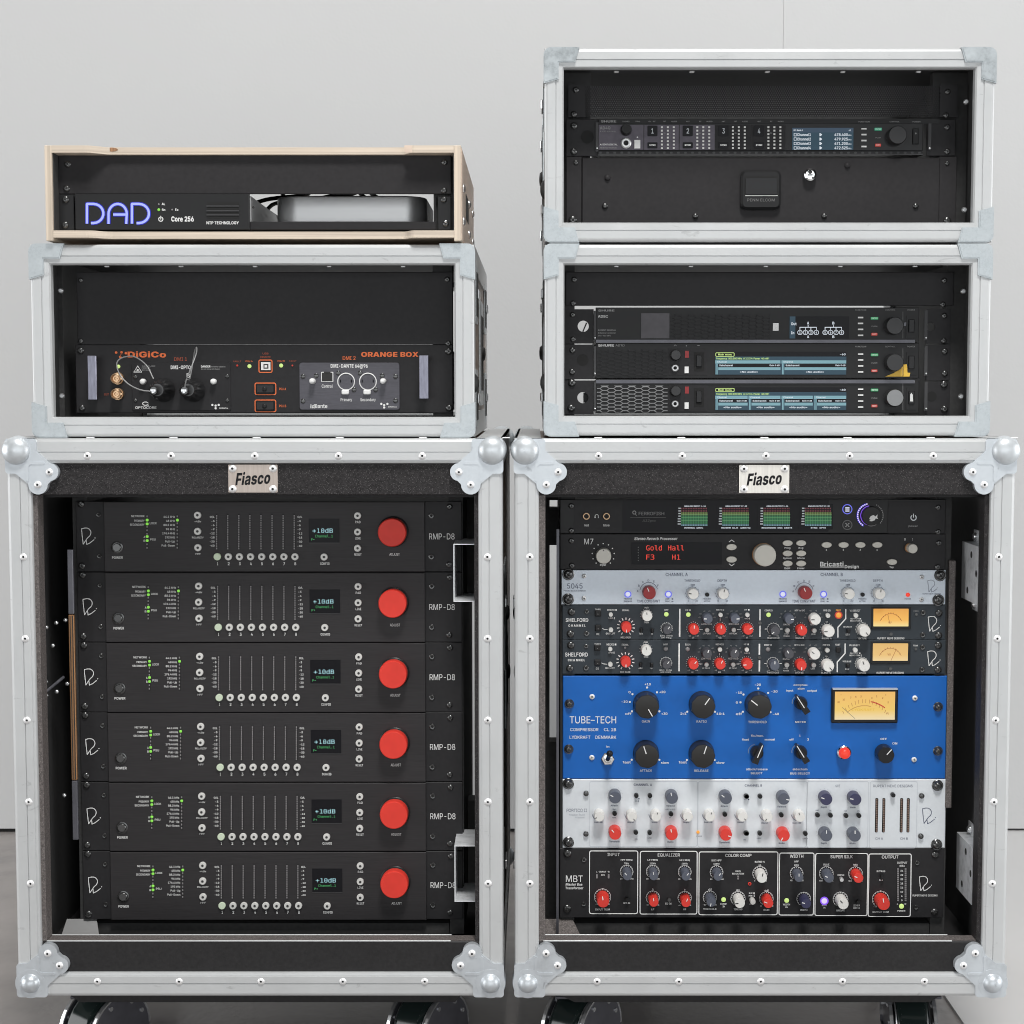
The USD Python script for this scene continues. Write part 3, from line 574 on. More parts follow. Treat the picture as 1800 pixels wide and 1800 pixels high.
def big_case(label, x0, x1, left, casters):
    Y = 0.0; ym = 1250; G2 = 'tall rack cases on casters'
    X0, X1 = P(x0, ym, Y)[0], P(x1, ym, Y)[0]; xm = (x0 + x1) / 2
    Z1, Z0 = P(xm, 771, Y)[2], P(xm, 1752, Y)[2]; u = mpp(xm, ym, Y)
    t = Thing('rack_case', label, 'rack case', ((X0 + X1) / 2, Y, FLOOR), G2)
    W = 43 * u
    for s_ in ('top', 'bottom', 'left', 'right'): t.part('edge_rail', rail(X0, X1, Z0, Z1, s_, big_profile(W), Y), 'alu')
    D = .55
    shell(t, X0 + .003, X1 - .003, Z0 + .003, Z1 - .003, Y + .034, Y + D, .012, 'brown_ply', 'inner_black')
    for sx in (0, 1):
        for sz in (0, 1):
            xa = X0 if sx == 0 else X1 - .003; za = Z0 if sz == 0 else Z1 - .032
            t.part('long_edge', cbox(xa, xa + .003, Y + .035, Y + D, za, za + .032), 'alu')
            xa = X0 if sx == 0 else X1 - .032; za = Z0 if sz == 0 else Z1 - .003
            t.part('long_edge', cbox(xa, xa + .032, Y + .035, Y + D, za, za + .003), 'alu')
    for sx in (0, 1):
        xa = X0 if sx == 0 else X1 - .004
        t.part('rear_edge', cbox(xa, xa + .004, Y + D + .001, Y + D + .03, Z0, Z1), 'alu')
    # rivets along the rails
    k = u
    for i in range(5):
        x = xm - 290 * 1.0 + 145.5 * i
        for zz in (Z1 - 30 * k, Z0 + 28 * k): rivet(t, ((P(x, ym, 0)[0]), Y - .0006 + .0012, zz), 7 * k)
        zz = P(xm, 979 + 143.5 * i, 0)[2]
        for xx in (X0 + 27 * k, X1 - 27 * k): rivet(t, (xx, Y + .0006, zz), 7 * k)
    for i in range(6):   # heads on the top face
        t.part('top_rivet', cbox(P(xm - 290 + 145.5 * i - 7, ym, 0)[0], P(xm - 290 + 145.5 * i + 7, ym, 0)[0], Y + .012, Y + .018, Z1, Z1 + .0015, .0006), 'rivet')
    for sx, X in ((1, X0), (-1, X1)):
        for sz, Z in ((-1, Z1), (1, Z0)): ball_corner(t, X, Z, sx, sz, u, Y, sz == 1)
        for Z in (Z1 - .015, Z0 + .015):
            s2 = trimesh.creation.icosphere(3, .019); t.part('rear_ball', mv((np.array(s2.vertices), np.array(s2.faces)), X + sx * .012, Y + D + .02, Z), 'ball_steel', smooth=True)
    # front board ring: 25 mm thick
    ix0, ix1, iz1, iz0 = X0 + W - .002, X1 - W + .002, Z1 - W + .002, Z0 + W - .002
    ztop = P(xm, 870, .006)[2]; zbot = P(xm, 1655, .006)[2]
    t.part('front_board', cbox(ix0, ix1, .006, .031, ztop, iz1, .001), 'granulate')
    t.part('front_board', cbox(ix0, ix1, .006, .031, iz0, zbot, .001), 'dark_laminate')
    bw = .007
    bl = bw if left else .0095; t.part('front_board', cbox(ix0, ix0 + bl, .006, .031, zbot, ztop, .001), 'granulate_lit'); t.part('front_board', cbox(ix1 - bw, ix1, .006, .031, zbot, ztop, .001), 'granulate')
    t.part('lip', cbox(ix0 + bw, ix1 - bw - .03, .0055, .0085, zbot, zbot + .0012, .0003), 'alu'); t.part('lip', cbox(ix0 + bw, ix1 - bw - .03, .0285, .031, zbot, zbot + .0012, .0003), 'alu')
    t.part('lip_infill', cbox(ix0 + bw, ix1 - bw, .009, .028, zbot, zbot + .0006), 'granulate_lit')
    t.part('lip', cbox(ix0 + bw, ix1 - bw, .0315, .034, ztop - .0045, ztop, .0004), 'dark_laminate')
    # inner rack frame
    xr0, xr1 = (P(136, ym, .1)[0], P(815, ym, .1)[0]) if left else (P(985, ym, .1)[0], P(1665, ym, .1)[0])
    zr1, zr0 = P(xm, 874, .1)[2], P(xm, 1640, .1)[2]
    for xa in (xr0, xr1 - .018): t.part('rack_rail', cbox(xa, xa + .018, .096, .40, zr0, zr1), 'inner_black')
    t.part('rack_floor', cbox(xr0 + .019, xr1 - .019, .096, .45, zr0 - .0, zr0 + .014), 'inner_black')
    t.part('inner_floor', cbox(X0 + .016, X1 - .016, .036, .5, zr0 - .012, zr0 - .004), 'dark_laminate')
    # zinc brackets on the right inner wall
    xw = X1 - .0175
    for py in ((1005, 1530) if left else (1010, 1535)):
        hat_bracket(t, xw, P(xm, py, .05)[2], .036, .112, so=.043 if left else .0155, th=.0013 if left else .0018)
    t.part('gusset', extrude(Polygon([(0, 0), (.055, 0), (.035, .022), (0, .03)]) if True else None, 0, .002) if False else (np.array([[ix0 + bw, .05, zr0 - .003], [ix0 + .062, .05, zr0 - .003], [ix0 + .045, .095, zr0 + .02], [ix0 + bw, .095, zr0 + .02]]), quads([(0, 1, 2, 3)])), 'grey_chassis' if left else 'granulate_lit')
    t.part('bolt', mv(lathe([(.006, 0), (.006, .002), (.003, .0045)], 12), ix0 + .035, .05, zr0 + .003), 'steel', smooth=40)
    t.part('bolt', mv(lathe([(.006, 0), (.006, .002), (.003, .0045)], 12), ix1 - .05, .05, zr0 + .0), 'steel', smooth=40)
    # badge with four rivets and the maker's word
    bx0, bx1, by0, by1 = (401, 488, 816.5, 866) if left else (1299.5, 1387, 817, 867)
    a, b = P(bx0, by0, .005), P(bx1, by1, .005)
    bd = t.part('badge', mv(plate(b[0] - a[0], a[2] - b[2], -.001, .0006, .001, .0003), (a[0] + b[0]) / 2, .005, (a[2] + b[2]) / 2), 'badge' if left else 'badge_pale')
    for qx in (8, bx1 - bx0 - 8):
        for qy in (7, 43):
            p = P(bx0 + qx, by0 + qy, .0044); R = 7 * u
            t.part('badge_rivet', mv(lathe([(R, 0), (R * .97, .0009), (R * .75, .0022), (R * .4, .0028)], 14), *p), 'rivet', bd, smooth=50)
            t.part('rivet_hole', mv(lathe([(R * .32, .0028), (R * .32, .003)], 8), *p), 'gap_dark', bd)
    g = glyphs('Fiasco', 850); gb = g.bounds; H = 21 * u; sx = 60 * u / (gb[2] - gb[0])
    g = affinity.affine_transform(g, [sx, .22 * H * .7, .0 + 3.0 * u / (gb[2] - gb[0]), H, 0, 0]); gb = g.bounds
    p = P((bx0 + bx1) / 2, (by0 + by1) / 2, .005)
    t.part('badge_lettering', mv(flat(affinity.translate(g, -(gb[0] + gb[2]) / 2, -(gb[1] + gb[3]) / 2), .0009), *p), 'ink_black', bd)
    # side hardware
    s_ = 1 if left else -1; xb = (X1 if left else X0) - s_ * .003
    spring_handle(t, xb, .22, P(xm, 1080, .2)[2], s_); butterfly_latch(t, xb, .12, P(xm, 1060, .1)[2], s_); butterfly_latch(t, xb, .12, P(xm, 1520, .1)[2], s_); spring_handle(t, xb, .3, P(xm, 1180, .3)[2], s_)
    # base skid and casters
    zs = Z0 - .001; za = zs - .017
    px0, px1, qx0, qx1 = (108, 820, 140, 800) if left else (962, 1672, 1010, 1634)
    t.part('base_board', extrude(Polygon([(P(px0, 1753, .03)[0], zs), (P(px1, 1753, .03)[0], zs), (P(qx1, 1753, .03)[0], za), (P(qx0, 1753, .03)[0], za)]), -.5, -.03), 'dark_laminate')
    for (px, yy, yaw) in casters: caster(t, P(px, 1785, yy)[0], za, yy, yaw)
    # a view-blocking inner detail each case has: slide rails for the door
    if left:
        a, b = P(124.5, 1220, .055), P(134.5, 1220, .055)
        k = t.part('slide_rail', cbox(a[0], b[0], .05, .056, P(125, 1370, .055)[2], P(125, 1080, .055)[2], .0008), 'brass')
        for q in range(2): t.part('rail_groove', cbox(a[0] + .0018 + q * .003, a[0] + .0028 + q * .003, .0495, .05, P(125, 1368, .055)[2], P(125, 1082, .055)[2]), 'gap_dark', k)
        t.part('slide_end', cbox(a[0], b[0], .05, .056, P(125, 1475, .055)[2], P(125, 1371, .055)[2], .0008), 'gunmetal'); t.part('slide_end', cbox(a[0], b[0], .05, .056, P(125, 1079, .055)[2], P(125, 965, .055)[2], .0008), 'gunmetal')
        for (px, py) in ((82, 1103), (99, 1095), (115, 1090), (81, 1198), (100, 1216), (118, 1202), (82, 1222), (113, 1398), (93, 1135)):
            s2 = trimesh.creation.icosphere(1, .0028); t.part('inner_screw', mv((np.array(s2.vertices), np.array(s2.faces)), *P(px, py, .07)), 'steel', smooth=True)
        t.part('stay', tube([P(76, 1220, .06), P(112, 1190, .09)], .002), 'gunmetal')
        a = P(803, 1060, .1); t.part('rear_blocker', cbox(xr1 + .001, X1 - .0165, .2, .23, P(810, 1050, .2)[2], Z1 - .02), 'inner_black'); t.part('rear_blocker', cbox(xr1 + .001, X1 - .0165, .2, .23, Z0 + .02, P(810, 1407, .2)[2]), 'inner_black')
        t.part('rear_blocker', cbox(X0 + .016, xr0 - .001, .3, .32, Z0 + .02, Z1 - .02), 'inner_black')
    else:
        t.part('rear_blocker', cbox(X0 + .0165, P(966, ym, .19)[0], .185, .195, Z0 + .02, Z1 - .02), 'inner_black')
        for (p0, p1) in ((873, 879), (893, 958), (1304, 1650)):
            t.part('rear_blocker', cbox(X0 + .0165, xr0 - .001, .2, .23, P(970, p1, .2)[2], P(970, p0, .2)[2]), 'inner_black')
        t.part('slide_rail', cbox(P(978, ym, .07)[0], P(982.5, ym, .07)[0], .066, .07, P(970, 1640, .07)[2], P(970, 930, .07)[2]), 'gunmetal')
        t.part('rack_flange', cbox(P(1664, ym, .09)[0], P(1675, ym, .09)[0], .088, .2, P(1670, 1420, .09)[2], P(1670, 985, .09)[2], .001), 'granulate_lit')
    return t
big_case('left tall rack case with grey badge, holding six black units with red knobs', 20.5, 884.2, True, [(184, .085, 58), (752, .085, 58), (250, .43, 20), (760, .43, 20)])
big_case('right tall rack case with paler badge, holding the blue and white units', 904.5, 1777, False, [(1022, .085, 56), (1597, .085, 86), (1080, .43, 20), (1580, .43, 20)])
# ================================================================== plywood box on the left stack
def ply_box():
    Y = 0.012; xm, ym = 445, 340
    X0, X1 = P(79.5, ym, Y)[0], P(810.5, ym, Y)[0]; Z1, Z0 = P(xm, 255.5, Y)[2], P(xm, 423.5, Y)[2]
    t = Thing('plywood_box', 'open plywood equipment box on top of the left stack', 'box', ((X0 + X1) / 2, Y, Z0))
    th = 12.5 * mpp(xm, ym, Y); D = .40; cut = .016
    xa, xb, xc, xd = P(150, ym, Y)[0], P(192, ym, Y)[0], P(706, ym, Y)[0], P(728, ym, Y)[0]
    outline = [(X0 + th, Y), (xa, Y)] + [(xa + (xb - xa) * q, Y + cut * (1 - math.cos(PI * q)) / 2) for q in np.linspace(.1, 1, 8)] + [(xc + (xd - xc) * q, Y + cut * (1 + math.cos(PI * q)) / 2) for q in np.linspace(0, 1, 8)] + [(X1 - th, Y), (X1 - th, Y + D), (X0 + th, Y + D)]
    for n, za in (('top_board', Z1 - th), ('bottom_board', Z0 + .004)):
        m = trimesh.creation.extrude_polygon(Polygon(outline), th, engine='earcut'); 
        t.part(n, (np.array(m.vertices) + [0, 0, za], np.array(m.faces)), 'plywood')
    for xs_, s in ((X0, -1), (X1 - th, 1)):
        sb = t.part('side_board', cbox(xs_, xs_ + th, Y - .0005, Y + D, Z0, Z1, .0006), 'plywood_upright')
        xo = X0 if s < 0 else X1
        if s > 0:
            t.part('side_face', cbox(xo - .0004, xo + .0006, Y + .008, Y + D - .002, Z0 + .002, Z1 - .002), 'plywood_face', sb)
            for yy in (.05, .22, .34):
                for zz in (.25, .6):
                    g = lathe([(.006, 0), (.006, .001), (.003, .003)], 10); v = g[0]
                    t.part('side_screw', (np.stack([xo + .0006 - v[:, 1], Y + yy + v[:, 0], Z0 + (Z1 - Z0) * zz + v[:, 2]], 1), g[1]), 'steel', sb, smooth=40)
            t.part('hand_hole', cbox(xo + .0007, xo + .0012, Y + .12, Y + .2, Z0 + (Z1 - Z0) * .35, Z0 + (Z1 - Z0) * .62, 0), 'gap_dark', sb)
    kn = P(195, 263, Y + cut)
    t.part('knot', mv(lathe([(.008, 0), (.008, .0003)], 12), *kn), 'knot') if False else None
    m = lathe([(.0085, 0), (.0085, .0003)], 14); m[0][:, 2] *= .28; t.part('knot', mv(m, kn[0], Y + cut - .0001, kn[2]), 'knot')
    m = plate(.0115, .0085, 0, .0003, .001); t.part('knot', mv(m, P(719, 261, Y)[0], Y + .0012, P(719, 261.5, Y)[2]), 'plywood_face')
    for px in (200, 500, 700): t.part('ceiling_lug', cbox(P(px, 277, .04)[0] - .012, P(px, 277, .04)[0] + .02, .036, .05, Z1 - th - .003, Z1 - th - .0004), 'ink_white')
    for px in (112, 780):
        t.part('mounting_strip', cbox(P(px, ym, .05)[0] - .012, P(px, ym, .05)[0] + .012, .046, .06, Z0 + th + .005, Z1 - th - .001), 'inner_black')
    for xs_ in (X0 + th, X1 - th - .0012): t.part('lining', cbox(xs_, xs_ + .0012, Y + .004, Y + D - .01, Z0 + th + .0042, Z1 - th - .0002), 'inner_black')
    t.part('lining', cbox(X0 + th + .002, X1 - th - .002, Y + .03, Y + D - .01, Z1 - th - .0016, Z1 - th - .0002), 'inner_black')
    return t
ply_box()
# ================================================================== equipment in the cases
YW, YP, YB = .035, .085, .09
def ear_screws(u, pts, r=16, **k):
    for x, y in pts: u.screw(x, y, r, **k)
def half(u, l0, l1): u.lv = l0
# ---- plywood box: blank panel, interface with blue lettering, shelf with a small silver computer
u = Unit('blank_panel', 'dark blank panel across the top of the plywood box', 'blank panel', YW, (445, 308)); u.crop(PX)
u.panel(102, 272.5, 793, 340.9, 'black_panel_soft', t=.003)
u.crop(A1); ear_screws(u, [(447, 258), (440, 418)], 22); u.crop(A2); ear_screws(u, [(1355, 245), (1352, 430)], 20)
u = Unit('audio_interface', 'half width black interface with glowing blue lettering in the plywood box', 'audio interface', YW, (285, 373)); u.crop(A1)
u.panel(385, 456, 490, 692, 'black_plastic', name='rack_ear'); ear_screws(u, [(433, 490), (430, 658)], 24)
a, b = u.w(498, 455), u.w(1648, 692)
u.lv = .004; u.rect('front_panel', 498, 455, 1648, 692, 'black_plastic', -.006, 0, bev=.0006)
u.part('chassis', cbox(a[0] + .002, b[0] - .002, YW + .003, YW + .24, b[2] + .001, a[2] - .001), 'dark_chassis')
def arc(cx, cy, rx, ry, a0, a1, n=12): return [(cx + rx * math.cos(math.radians(q)), cy - ry * math.sin(math.radians(q))) for q in np.linspace(a0, a1, n)]
DL = [[(580, 652), (580, 522), (620, 522)] + arc(622, 585, 66, 63, 90, -90) + [(606, 648)],
      [(722, 654), (722, 588)] + arc(782, 588, 60, 66, 180, 0, 16) + [(838, 654)], [(752, 592), (838, 592)],
      [(876, 652), (876, 522), (918, 522)] + arc(922, 585, 66, 63, 90, -90) + [(906, 648)]]
for s in DL: u.line(s, 26, 'glow_blue_edge', z=.0003, cap=2)
for s in DL: u.line(s, 15, 'glow_blue_text', z=.0007, cap=2)
u.flush('glowing_lettering')
u.led(1052, 560, 9, 'glow_green'); u.led(1052, 525, 6, 'led_off'); u.led(1140, 560, 6, 'led_off')
for t, x, y in (('AL', 1082, 522), ('Sn', 1083, 560), ('Ex', 1170, 560)): u.txt(t, x, y, 15, w=22, wt=700)
u.line(arc(1065, 622, 14, 14, 120, 420, 14), 5); u.line([(1065, 602), (1065, 622)], 5)
u.txt('Core 256', 1208, 621, 33, w=148, wt=800); u.txt('NTP TECHNOLOGY', 1472, 646, 19, w=212, wt=650)
for y in (520, 553, 580, 608): u.rect('vent_slot', 1370, y - 11, 1578, y + 10, 'black_matte', -.0005, .0003)
for y in (536, 567, 594): u.rect('vent_slat', 1366, y - 4, 1580, y + 4, 'dark_chassis', 0, .0012)
u.flush()
u = Unit('rack_shelf', 'black shelf tray carrying the small silver computer', 'shelf', YW, (620, 396)); u.crop(A2)
u.panel(72, 636, 1300, 690, 'black_panel', name='front_lip')
a, b = u.w(72, 660), u.w(1300, 690)
u.part('tray', cbox(a[0], b[0], YW + .0035, YW + .30, b[2], b[2] + .002), 'black_panel'); 
u.panel(1312, 470, 1398, 690, 'black_plastic', name='rack_ear'); ear_screws(u, [(1352, 490), (1364, 650)], 20)
u.disc('bright_screw', 1365, 637, 11, 'steel', 0, .003, dome=.002)
p0, p1, p2 = u.w(76, 455), u.w(76, 634), u.w(230, 634)
for X, nm in ((u.w(1296, 600)[0], 'side_bracket'), (u.w(78, 600)[0], 'side_bracket')):
    V = np.array([[X, YW + .003, p1[2]], [X, YW + .26, p1[2]], [X, YW + .20, p0[2] - .004], [X, YW + .003, p0[2] - .002], [X - .0015, YW + .003, p1[2]], [X - .0015, YW + .26, p1[2]], [X - .0015, YW + .20, p0[2] - .004], [X - .0015, YW + .003, p0[2] - .002]])
    u.part(nm, (V, quads([(0, 1, 2, 3), (7, 6, 5, 4), (3, 2, 6, 7), (0, 4, 7, 3)])), 'black_panel' if X > u.w(600, 0)[0] else 'grey_chassis')
u.disc('bracket_hole', 92, 540, 9, 'gap_dark', -.004, -.003)
YM = YW + .055
pa, pb = P(482, 395, YM), P(748, 351, YM); cw, ch = pb[0] - pa[0], .0355
c = Thing('mini_computer', 'small rounded silver desktop computer on the black shelf', 'computer', ((pa[0] + pb[0]) / 2, YM + cw / 2, pa[2]))
r = lambda w_, rr, z: np.array([(x + (pa[0] + pb[0]) / 2, q + YM + cw / 2, pa[2] + z) for x, q, _ in [(v[0], v[2], 0) for v in rr_ring(w_, w_, rr, 0, 8)]])
c.part('body', loft([r(cw - .012, .022, .0), r(cw, .03, .004), r(cw, .03, ch - .0022), r(cw - .0012, .03, ch - .0006), r(cw - .004, .029, ch)]), 'silver', smooth=40)
c.part('base_ring', loft([r(cw - .03, .02, -.0015), r(cw - .03, .02, .0)]), 'black_plastic')
for i, (x0, y0, x1, y1) in enumerate(((545, 352, 600, 342), (570, 352, 625, 341), (648, 352, 632, 341), (672, 352, 652, 342), (445, 352, 540, 344), (470, 362, 500, 354))):
    k = Thing('cable', ['black cable rising leftmost behind the silver computer', 'second black cable from the left behind the silver computer', 'third black cable from the left, leaning left, behind the silver computer', 'rightmost black cable leaning left behind the silver computer', 'black cable bundle running flat beside the black half width interface', 'short black cable end left of the silver computer'][i], 'cable', P(x0, y0, YM + .215))
    q = [P(x0, y0 + 6, YM + .21), P((x0 * 2 + x1) / 3, (y0 * 2 + y1) / 3, YM + .225), P(x1, y1 - 2, YM + .25), P(x1 - 4, y1 - 14, YM + .29)]
    k.part('sheath', tube(spline(q, 16), .0028), 'rubber', smooth=40)
# ---- left flight case: blank panel, unit with orange lettering
u = Unit('blank_panel', 'large matt black blank panel above the orange lettered unit', 'blank panel', YP, (464, 540)); u.crop(PX)
u.panel(134, 478, 796, 605.6, 'black_panel', t=.003)
u.crop(A3); ear_screws(u, [(447, 290), (448, 718)], 18); u.crop(A4); ear_screws(u, [(1305, 285), (1312, 735)], 20)
u = Unit('converter_unit', 'black unit with orange lettering, two card bays and silver handles', 'audio converter', YP, (464, 670)); u.crop(PX)
u.panel(132, 606, 796, 726, 'black_panel'); u.chassis(150, 609, 780, 724, .28); u.crop(A3)
ear_screws(u, [(448, 785), (458, 1190)], 24)
ho = []
for cx0, cr in ((525, A3), (1115, A4)):
    u.crop(cr); wd = 68; a = u.w(cx0, 822 if cr is A3 else 820); b = u.w(cx0 + wd, 1132 if cr is A3 else 1125)
    h = u.part('handle', cbox(a[0], b[0], YP - .022, YP - .018, b[2], a[2], .0008), 'handle_blue')
    for z in (a[2] - .005, b[2] + .005): u.part('handle_leg', cbox(a[0] + .004, b[0] - .004, YP - .0178, YP, z - .0035, z + .0035), 'black_plastic', h)
u.crop(A3)
for x, y in ((697, 799), (735, 797), (766, 803), (725, 830)): u.dot(x, y, 9, 'ink_orange')
u.line([(735, 800), (726, 828)], 3, 'ink_orange')
u.txt('DiGiCo', 913, 813, 40, 'ink_orange', w=270, wt=850); u.txt('DMI 1', 1150, 845, 25, 'ink_dim_orange', w=90)
u.txt('OUT', 630, 1092, 16, 'ink_dim_orange', w=36); u.txt('IN', 515, 1092, 16, 'ink_dim_orange', w=16)
u.led(713, 897, 13, 'glow_lime'); u.flush()
for y in (982, 1090):
    R = u.L(45)
    b = u.part('coax_socket', u.at(lathe([(R, 0), (R, .0015), (R * .9, .003), (R * .82, .003), (R * .8, .012), (R * .66, .0125), (R * .62, .006), (R * .45, .006), (R * .44, .010), (R * .3, .010), (R * .28, .007), (R * .001, .007)], 28), 710, y), 'gold', smooth=35)
    u.part('pin', u.at(lathe([(R * .1, .007), (R * .1, .0095)], 10), 710, y), 'gold', b); u.part('lug', u.at(cbox(R * .6, R * 1.0, -.011, -.008, -.0012, .0012), 710, y), 'gold', b)
card = u.rect('card_plate', 806, 868, 1505, 1207, 'black_panel', 0, .0016, r=12, bev=.0004); u.lv = .0016
for x, y in ((835, 970), (835, 1135), (1480, 965), (1480, 1135)): u.screw(x, y, 14)
for x in (893, 1387): u.disc('thumb_screw', x, 1003, 20, 'ink_white', 0, .009, dome=.002)
u.txt('DMI-OPTO', 1153, 903, 25, w=140, wt=700); u.txt('B', 1205, 960, 30, w=20)
u.line([(823, 937), (851, 893), (879, 937)], 4, closed=True); u.dot(851, 922, 8); u.line([(836, 930), (866, 930)], 4)
for i, t in enumerate(('CLASS 1 LASER', 'PRODUCT', 'IEC 60825')): u.txt(t, 880, 894 + 14 * i, 9, 'ink_grey', a='l')
u.txt('DANGER', 1295, 897, 14, a='l', w=66, wt=750); u.txt('invisible radiation', 1366, 898, 9, 'ink_grey', a='l'); u.txt('do not stare into beam', 1296, 915, 9, 'ink_grey', a='l')
u.txt('OPTOCORE', 908, 1186, 17, w=148, wt=600); u.line(arc(905, 1158, 20, 12, 20, 330, 12) + [(925, 1175)], 5)
for x, y in ((1375, 1167), (1398, 1172), (1420, 1167), (1398, 1190)): u.dot(x, y, 8)
u.txt('DiGiCo', 1455, 1190, 9, w=62, wt=700); u.flush()
for i, x in enumerate((1030, 1242)):
    R = u.L(84); n = 64
    b = u.part('fibre_connector', u.at(lathe([(R, 0), (R, .006), (R * .96, .012), (R * .86, .022), (R * .68, .031), (R * .5, .034), (R * .5, .0345)], n, ripple=[0, 0, .03, .05, .05, 0, 0, 12]), x, 1062), 'shiny_black', smooth=40)
    u.part('nose', u.at(lathe([(R * .42, .0345), (R * .42, .046), (R * .34, .048), (R * .3, .044), (R * .1, .044)], 24), x - 14, 1066), 'black_screw', b, smooth=40)
    for k in range(3): u.part('ball_stud', u.at(cbox(-.0018, .0018, -.0475, -.044, -.0018, .0018, .0005), x - 14 + (k - 1) * 10, 1066 + (k % 2) * 8), 'steel', b)
def lanyard(label, pts, ds):
    q = [u.w(*p) for p in pts]; q = [p - [0, d, 0] for p, d in zip(q, ds)]
    k = Thing('cap_lanyard', label, 'cord', q[0]); k.part('cord', tube(spline(q, 44), .0008, 6), 'cord_grey', smooth=40)
lanyard('grey cord looping out from the left black fibre connector', [(1000, 1072), (930, 1060), (850, 1020), (785, 955), (750, 880), (770, 838), (840, 830), (925, 890), (985, 985)], [.05, .052, .05, .045, .035, .022, .012, .012, .02])
lanyard('grey cord standing up from the right black fibre connector', [(1236, 1045), (1250, 990), (1278, 905), (1300, 810), (1290, 766), (1268, 800), (1252, 880), (1240, 985)], [.048, .05, .045, .035, .025, .018, .015, .022])
u.lv = 0; u.crop(A3)
u.txt('FAULT', 1548, 861, 10, 'ink_dim_orange', w=56); u.led(1548, 890, 7, 'glow_red_dim'); u.txt('PSU A', 1632, 860, 11, 'ink_orange', w=48); u.led(1634, 895, 14, 'glow_lime')
u.txt('USB', 1747, 806, 12, 'ink_dim_orange', w=40); u.txt('REMOTE', 1747, 830, 12, 'ink_dim_orange', w=72)
u.rring(1697, 848, 1797, 942, 14, 7, 'ink_orange'); u.rect('usb_port', 1716, 866, 1782, 922, 'ink_white', 0, .0012); u.rect('port_opening', 1734, 880, 1768, 912, 'gap_dark', .0012, .0015); u.rect('port_tongue', 1742, 887, 1760, 905, 'ink_white', .0015, .0021)
u.crop(A4)
for y0, y1, t in ((1010, 1098, 'PSU A'), (1129, 1218, 'PSU B')):
    u.rring(-50, y0, 103, y1, 14, 7, 'ink_orange'); u.rect('mains_switch', -36, y0 + 14, 89, y1 - 14, 'black_gloss', 0, .003, r=8, bev=.0008); u.disc('switch_lens', 22, (y0 + y1) / 2 + 2, 17, 'black_plastic', .003, .0045, dome=.001)
    u.txt(t, 147, (y0 + y1) / 2 + 1, 16, 'ink_orange', w=50)
u.led(137, 890, 14, 'glow_lime'); u.txt('PSU B', 137, 858, 11, 'ink_orange', w=48); u.txt('FAULT', 220, 858, 10, 'ink_dim_orange', w=50); u.led(216, 890, 6, 'glow_red_dim')
u.txt('DMI 2', 615, 838, 26, 'ink_orange', w=90); u.txt('ORANGE BOX', 901, 812, 34, 'ink_orange', w=402, wt=860)
ear_screws(u, [(1315, 790), (1318, 1188)], 26)
u.rect('card_plate', 265, 870, 972, 1202, 'graphite_plate', 0, .002, r=18, bev=.0005, label='dark purplish grey card plate with network sockets'); u.lv = .002
for x, y in ((292, 967), (942, 967), (292, 1140), (942, 1137), (385, 962), (848, 962), (540, 943), (693, 943), (650, 1060), (803, 1060)): u.disc('card_screw', x, y, 17, 'black_screw', 0, .0012, dome=.0008, n=14)
for x in (362, 858): u.disc('thumb_screw', x, 1000, 20, 'ink_white', 0, .012, dome=.003)
u.txt('DMI-DANTE 64@96', 617, 893, 26, w=260, wt=700); u.txt('Control', 462, 1035, 22, w=76); u.txt('Primary', 597, 1130, 21, w=80); u.txt('Secondary', 749, 1130, 21, w=108)
u.txt('Dante', 418, 1175, 28, w=90, wt=600); u.bar(345, 1163, 351, 1190); u.bar(356, 1170, 364, 1190); u.line(arc(372, 1178, 10, 10, 0, 360), 5)
for x, y in ((842, 1160), (862, 1168), (885, 1160), (862, 1185)): u.dot(x, y, 8)
u.txt('DiGiCo', 920, 1180, 9, w=60, wt=700)
u.rring(420, 935, 505, 1005, 3, 5, 'ink_white'); u.rect('network_socket', 426, 941, 499, 999, 'gap_dark', 0, .0006); u.rect('socket_key', 440, 934, 486, 946, 'gap_dark', 0, .0008)
for x in (595, 748):
    R = u.L(62); k = u.part('locking_socket', u.at(lathe([(R, 0), (R, .0025), (R * .9, .0028), (R * .88, .0004), (R * .001, .0004)], 30), x, 1003), 'ink_white', smooth=30)
    u.part('socket_well', u.at(lathe([(R * .87, .0005), (R * .87, .0008)], 30), x, 1003), 'gap_dark', k)
    u.part('contact_block', u.at(cbox(-R * .7, R * .7, -.0014, -.0008, -R * .55, -R * .25), x, 1003), 'dark_chassis', k)
    u.part('latch_tab', u.at(plate(u.L(52), u.L(34), 0, .006, u.L(10), .001), x - 4, 1077), 'ink_white', k)
    for sx in (-40, 38): u.part('contact', u.at(cbox(-.0006, .0006, -.002, -.0008, -.0018, .0018), x + sx, 1000), 'steel', k)
u.flush(); u.lv = 0
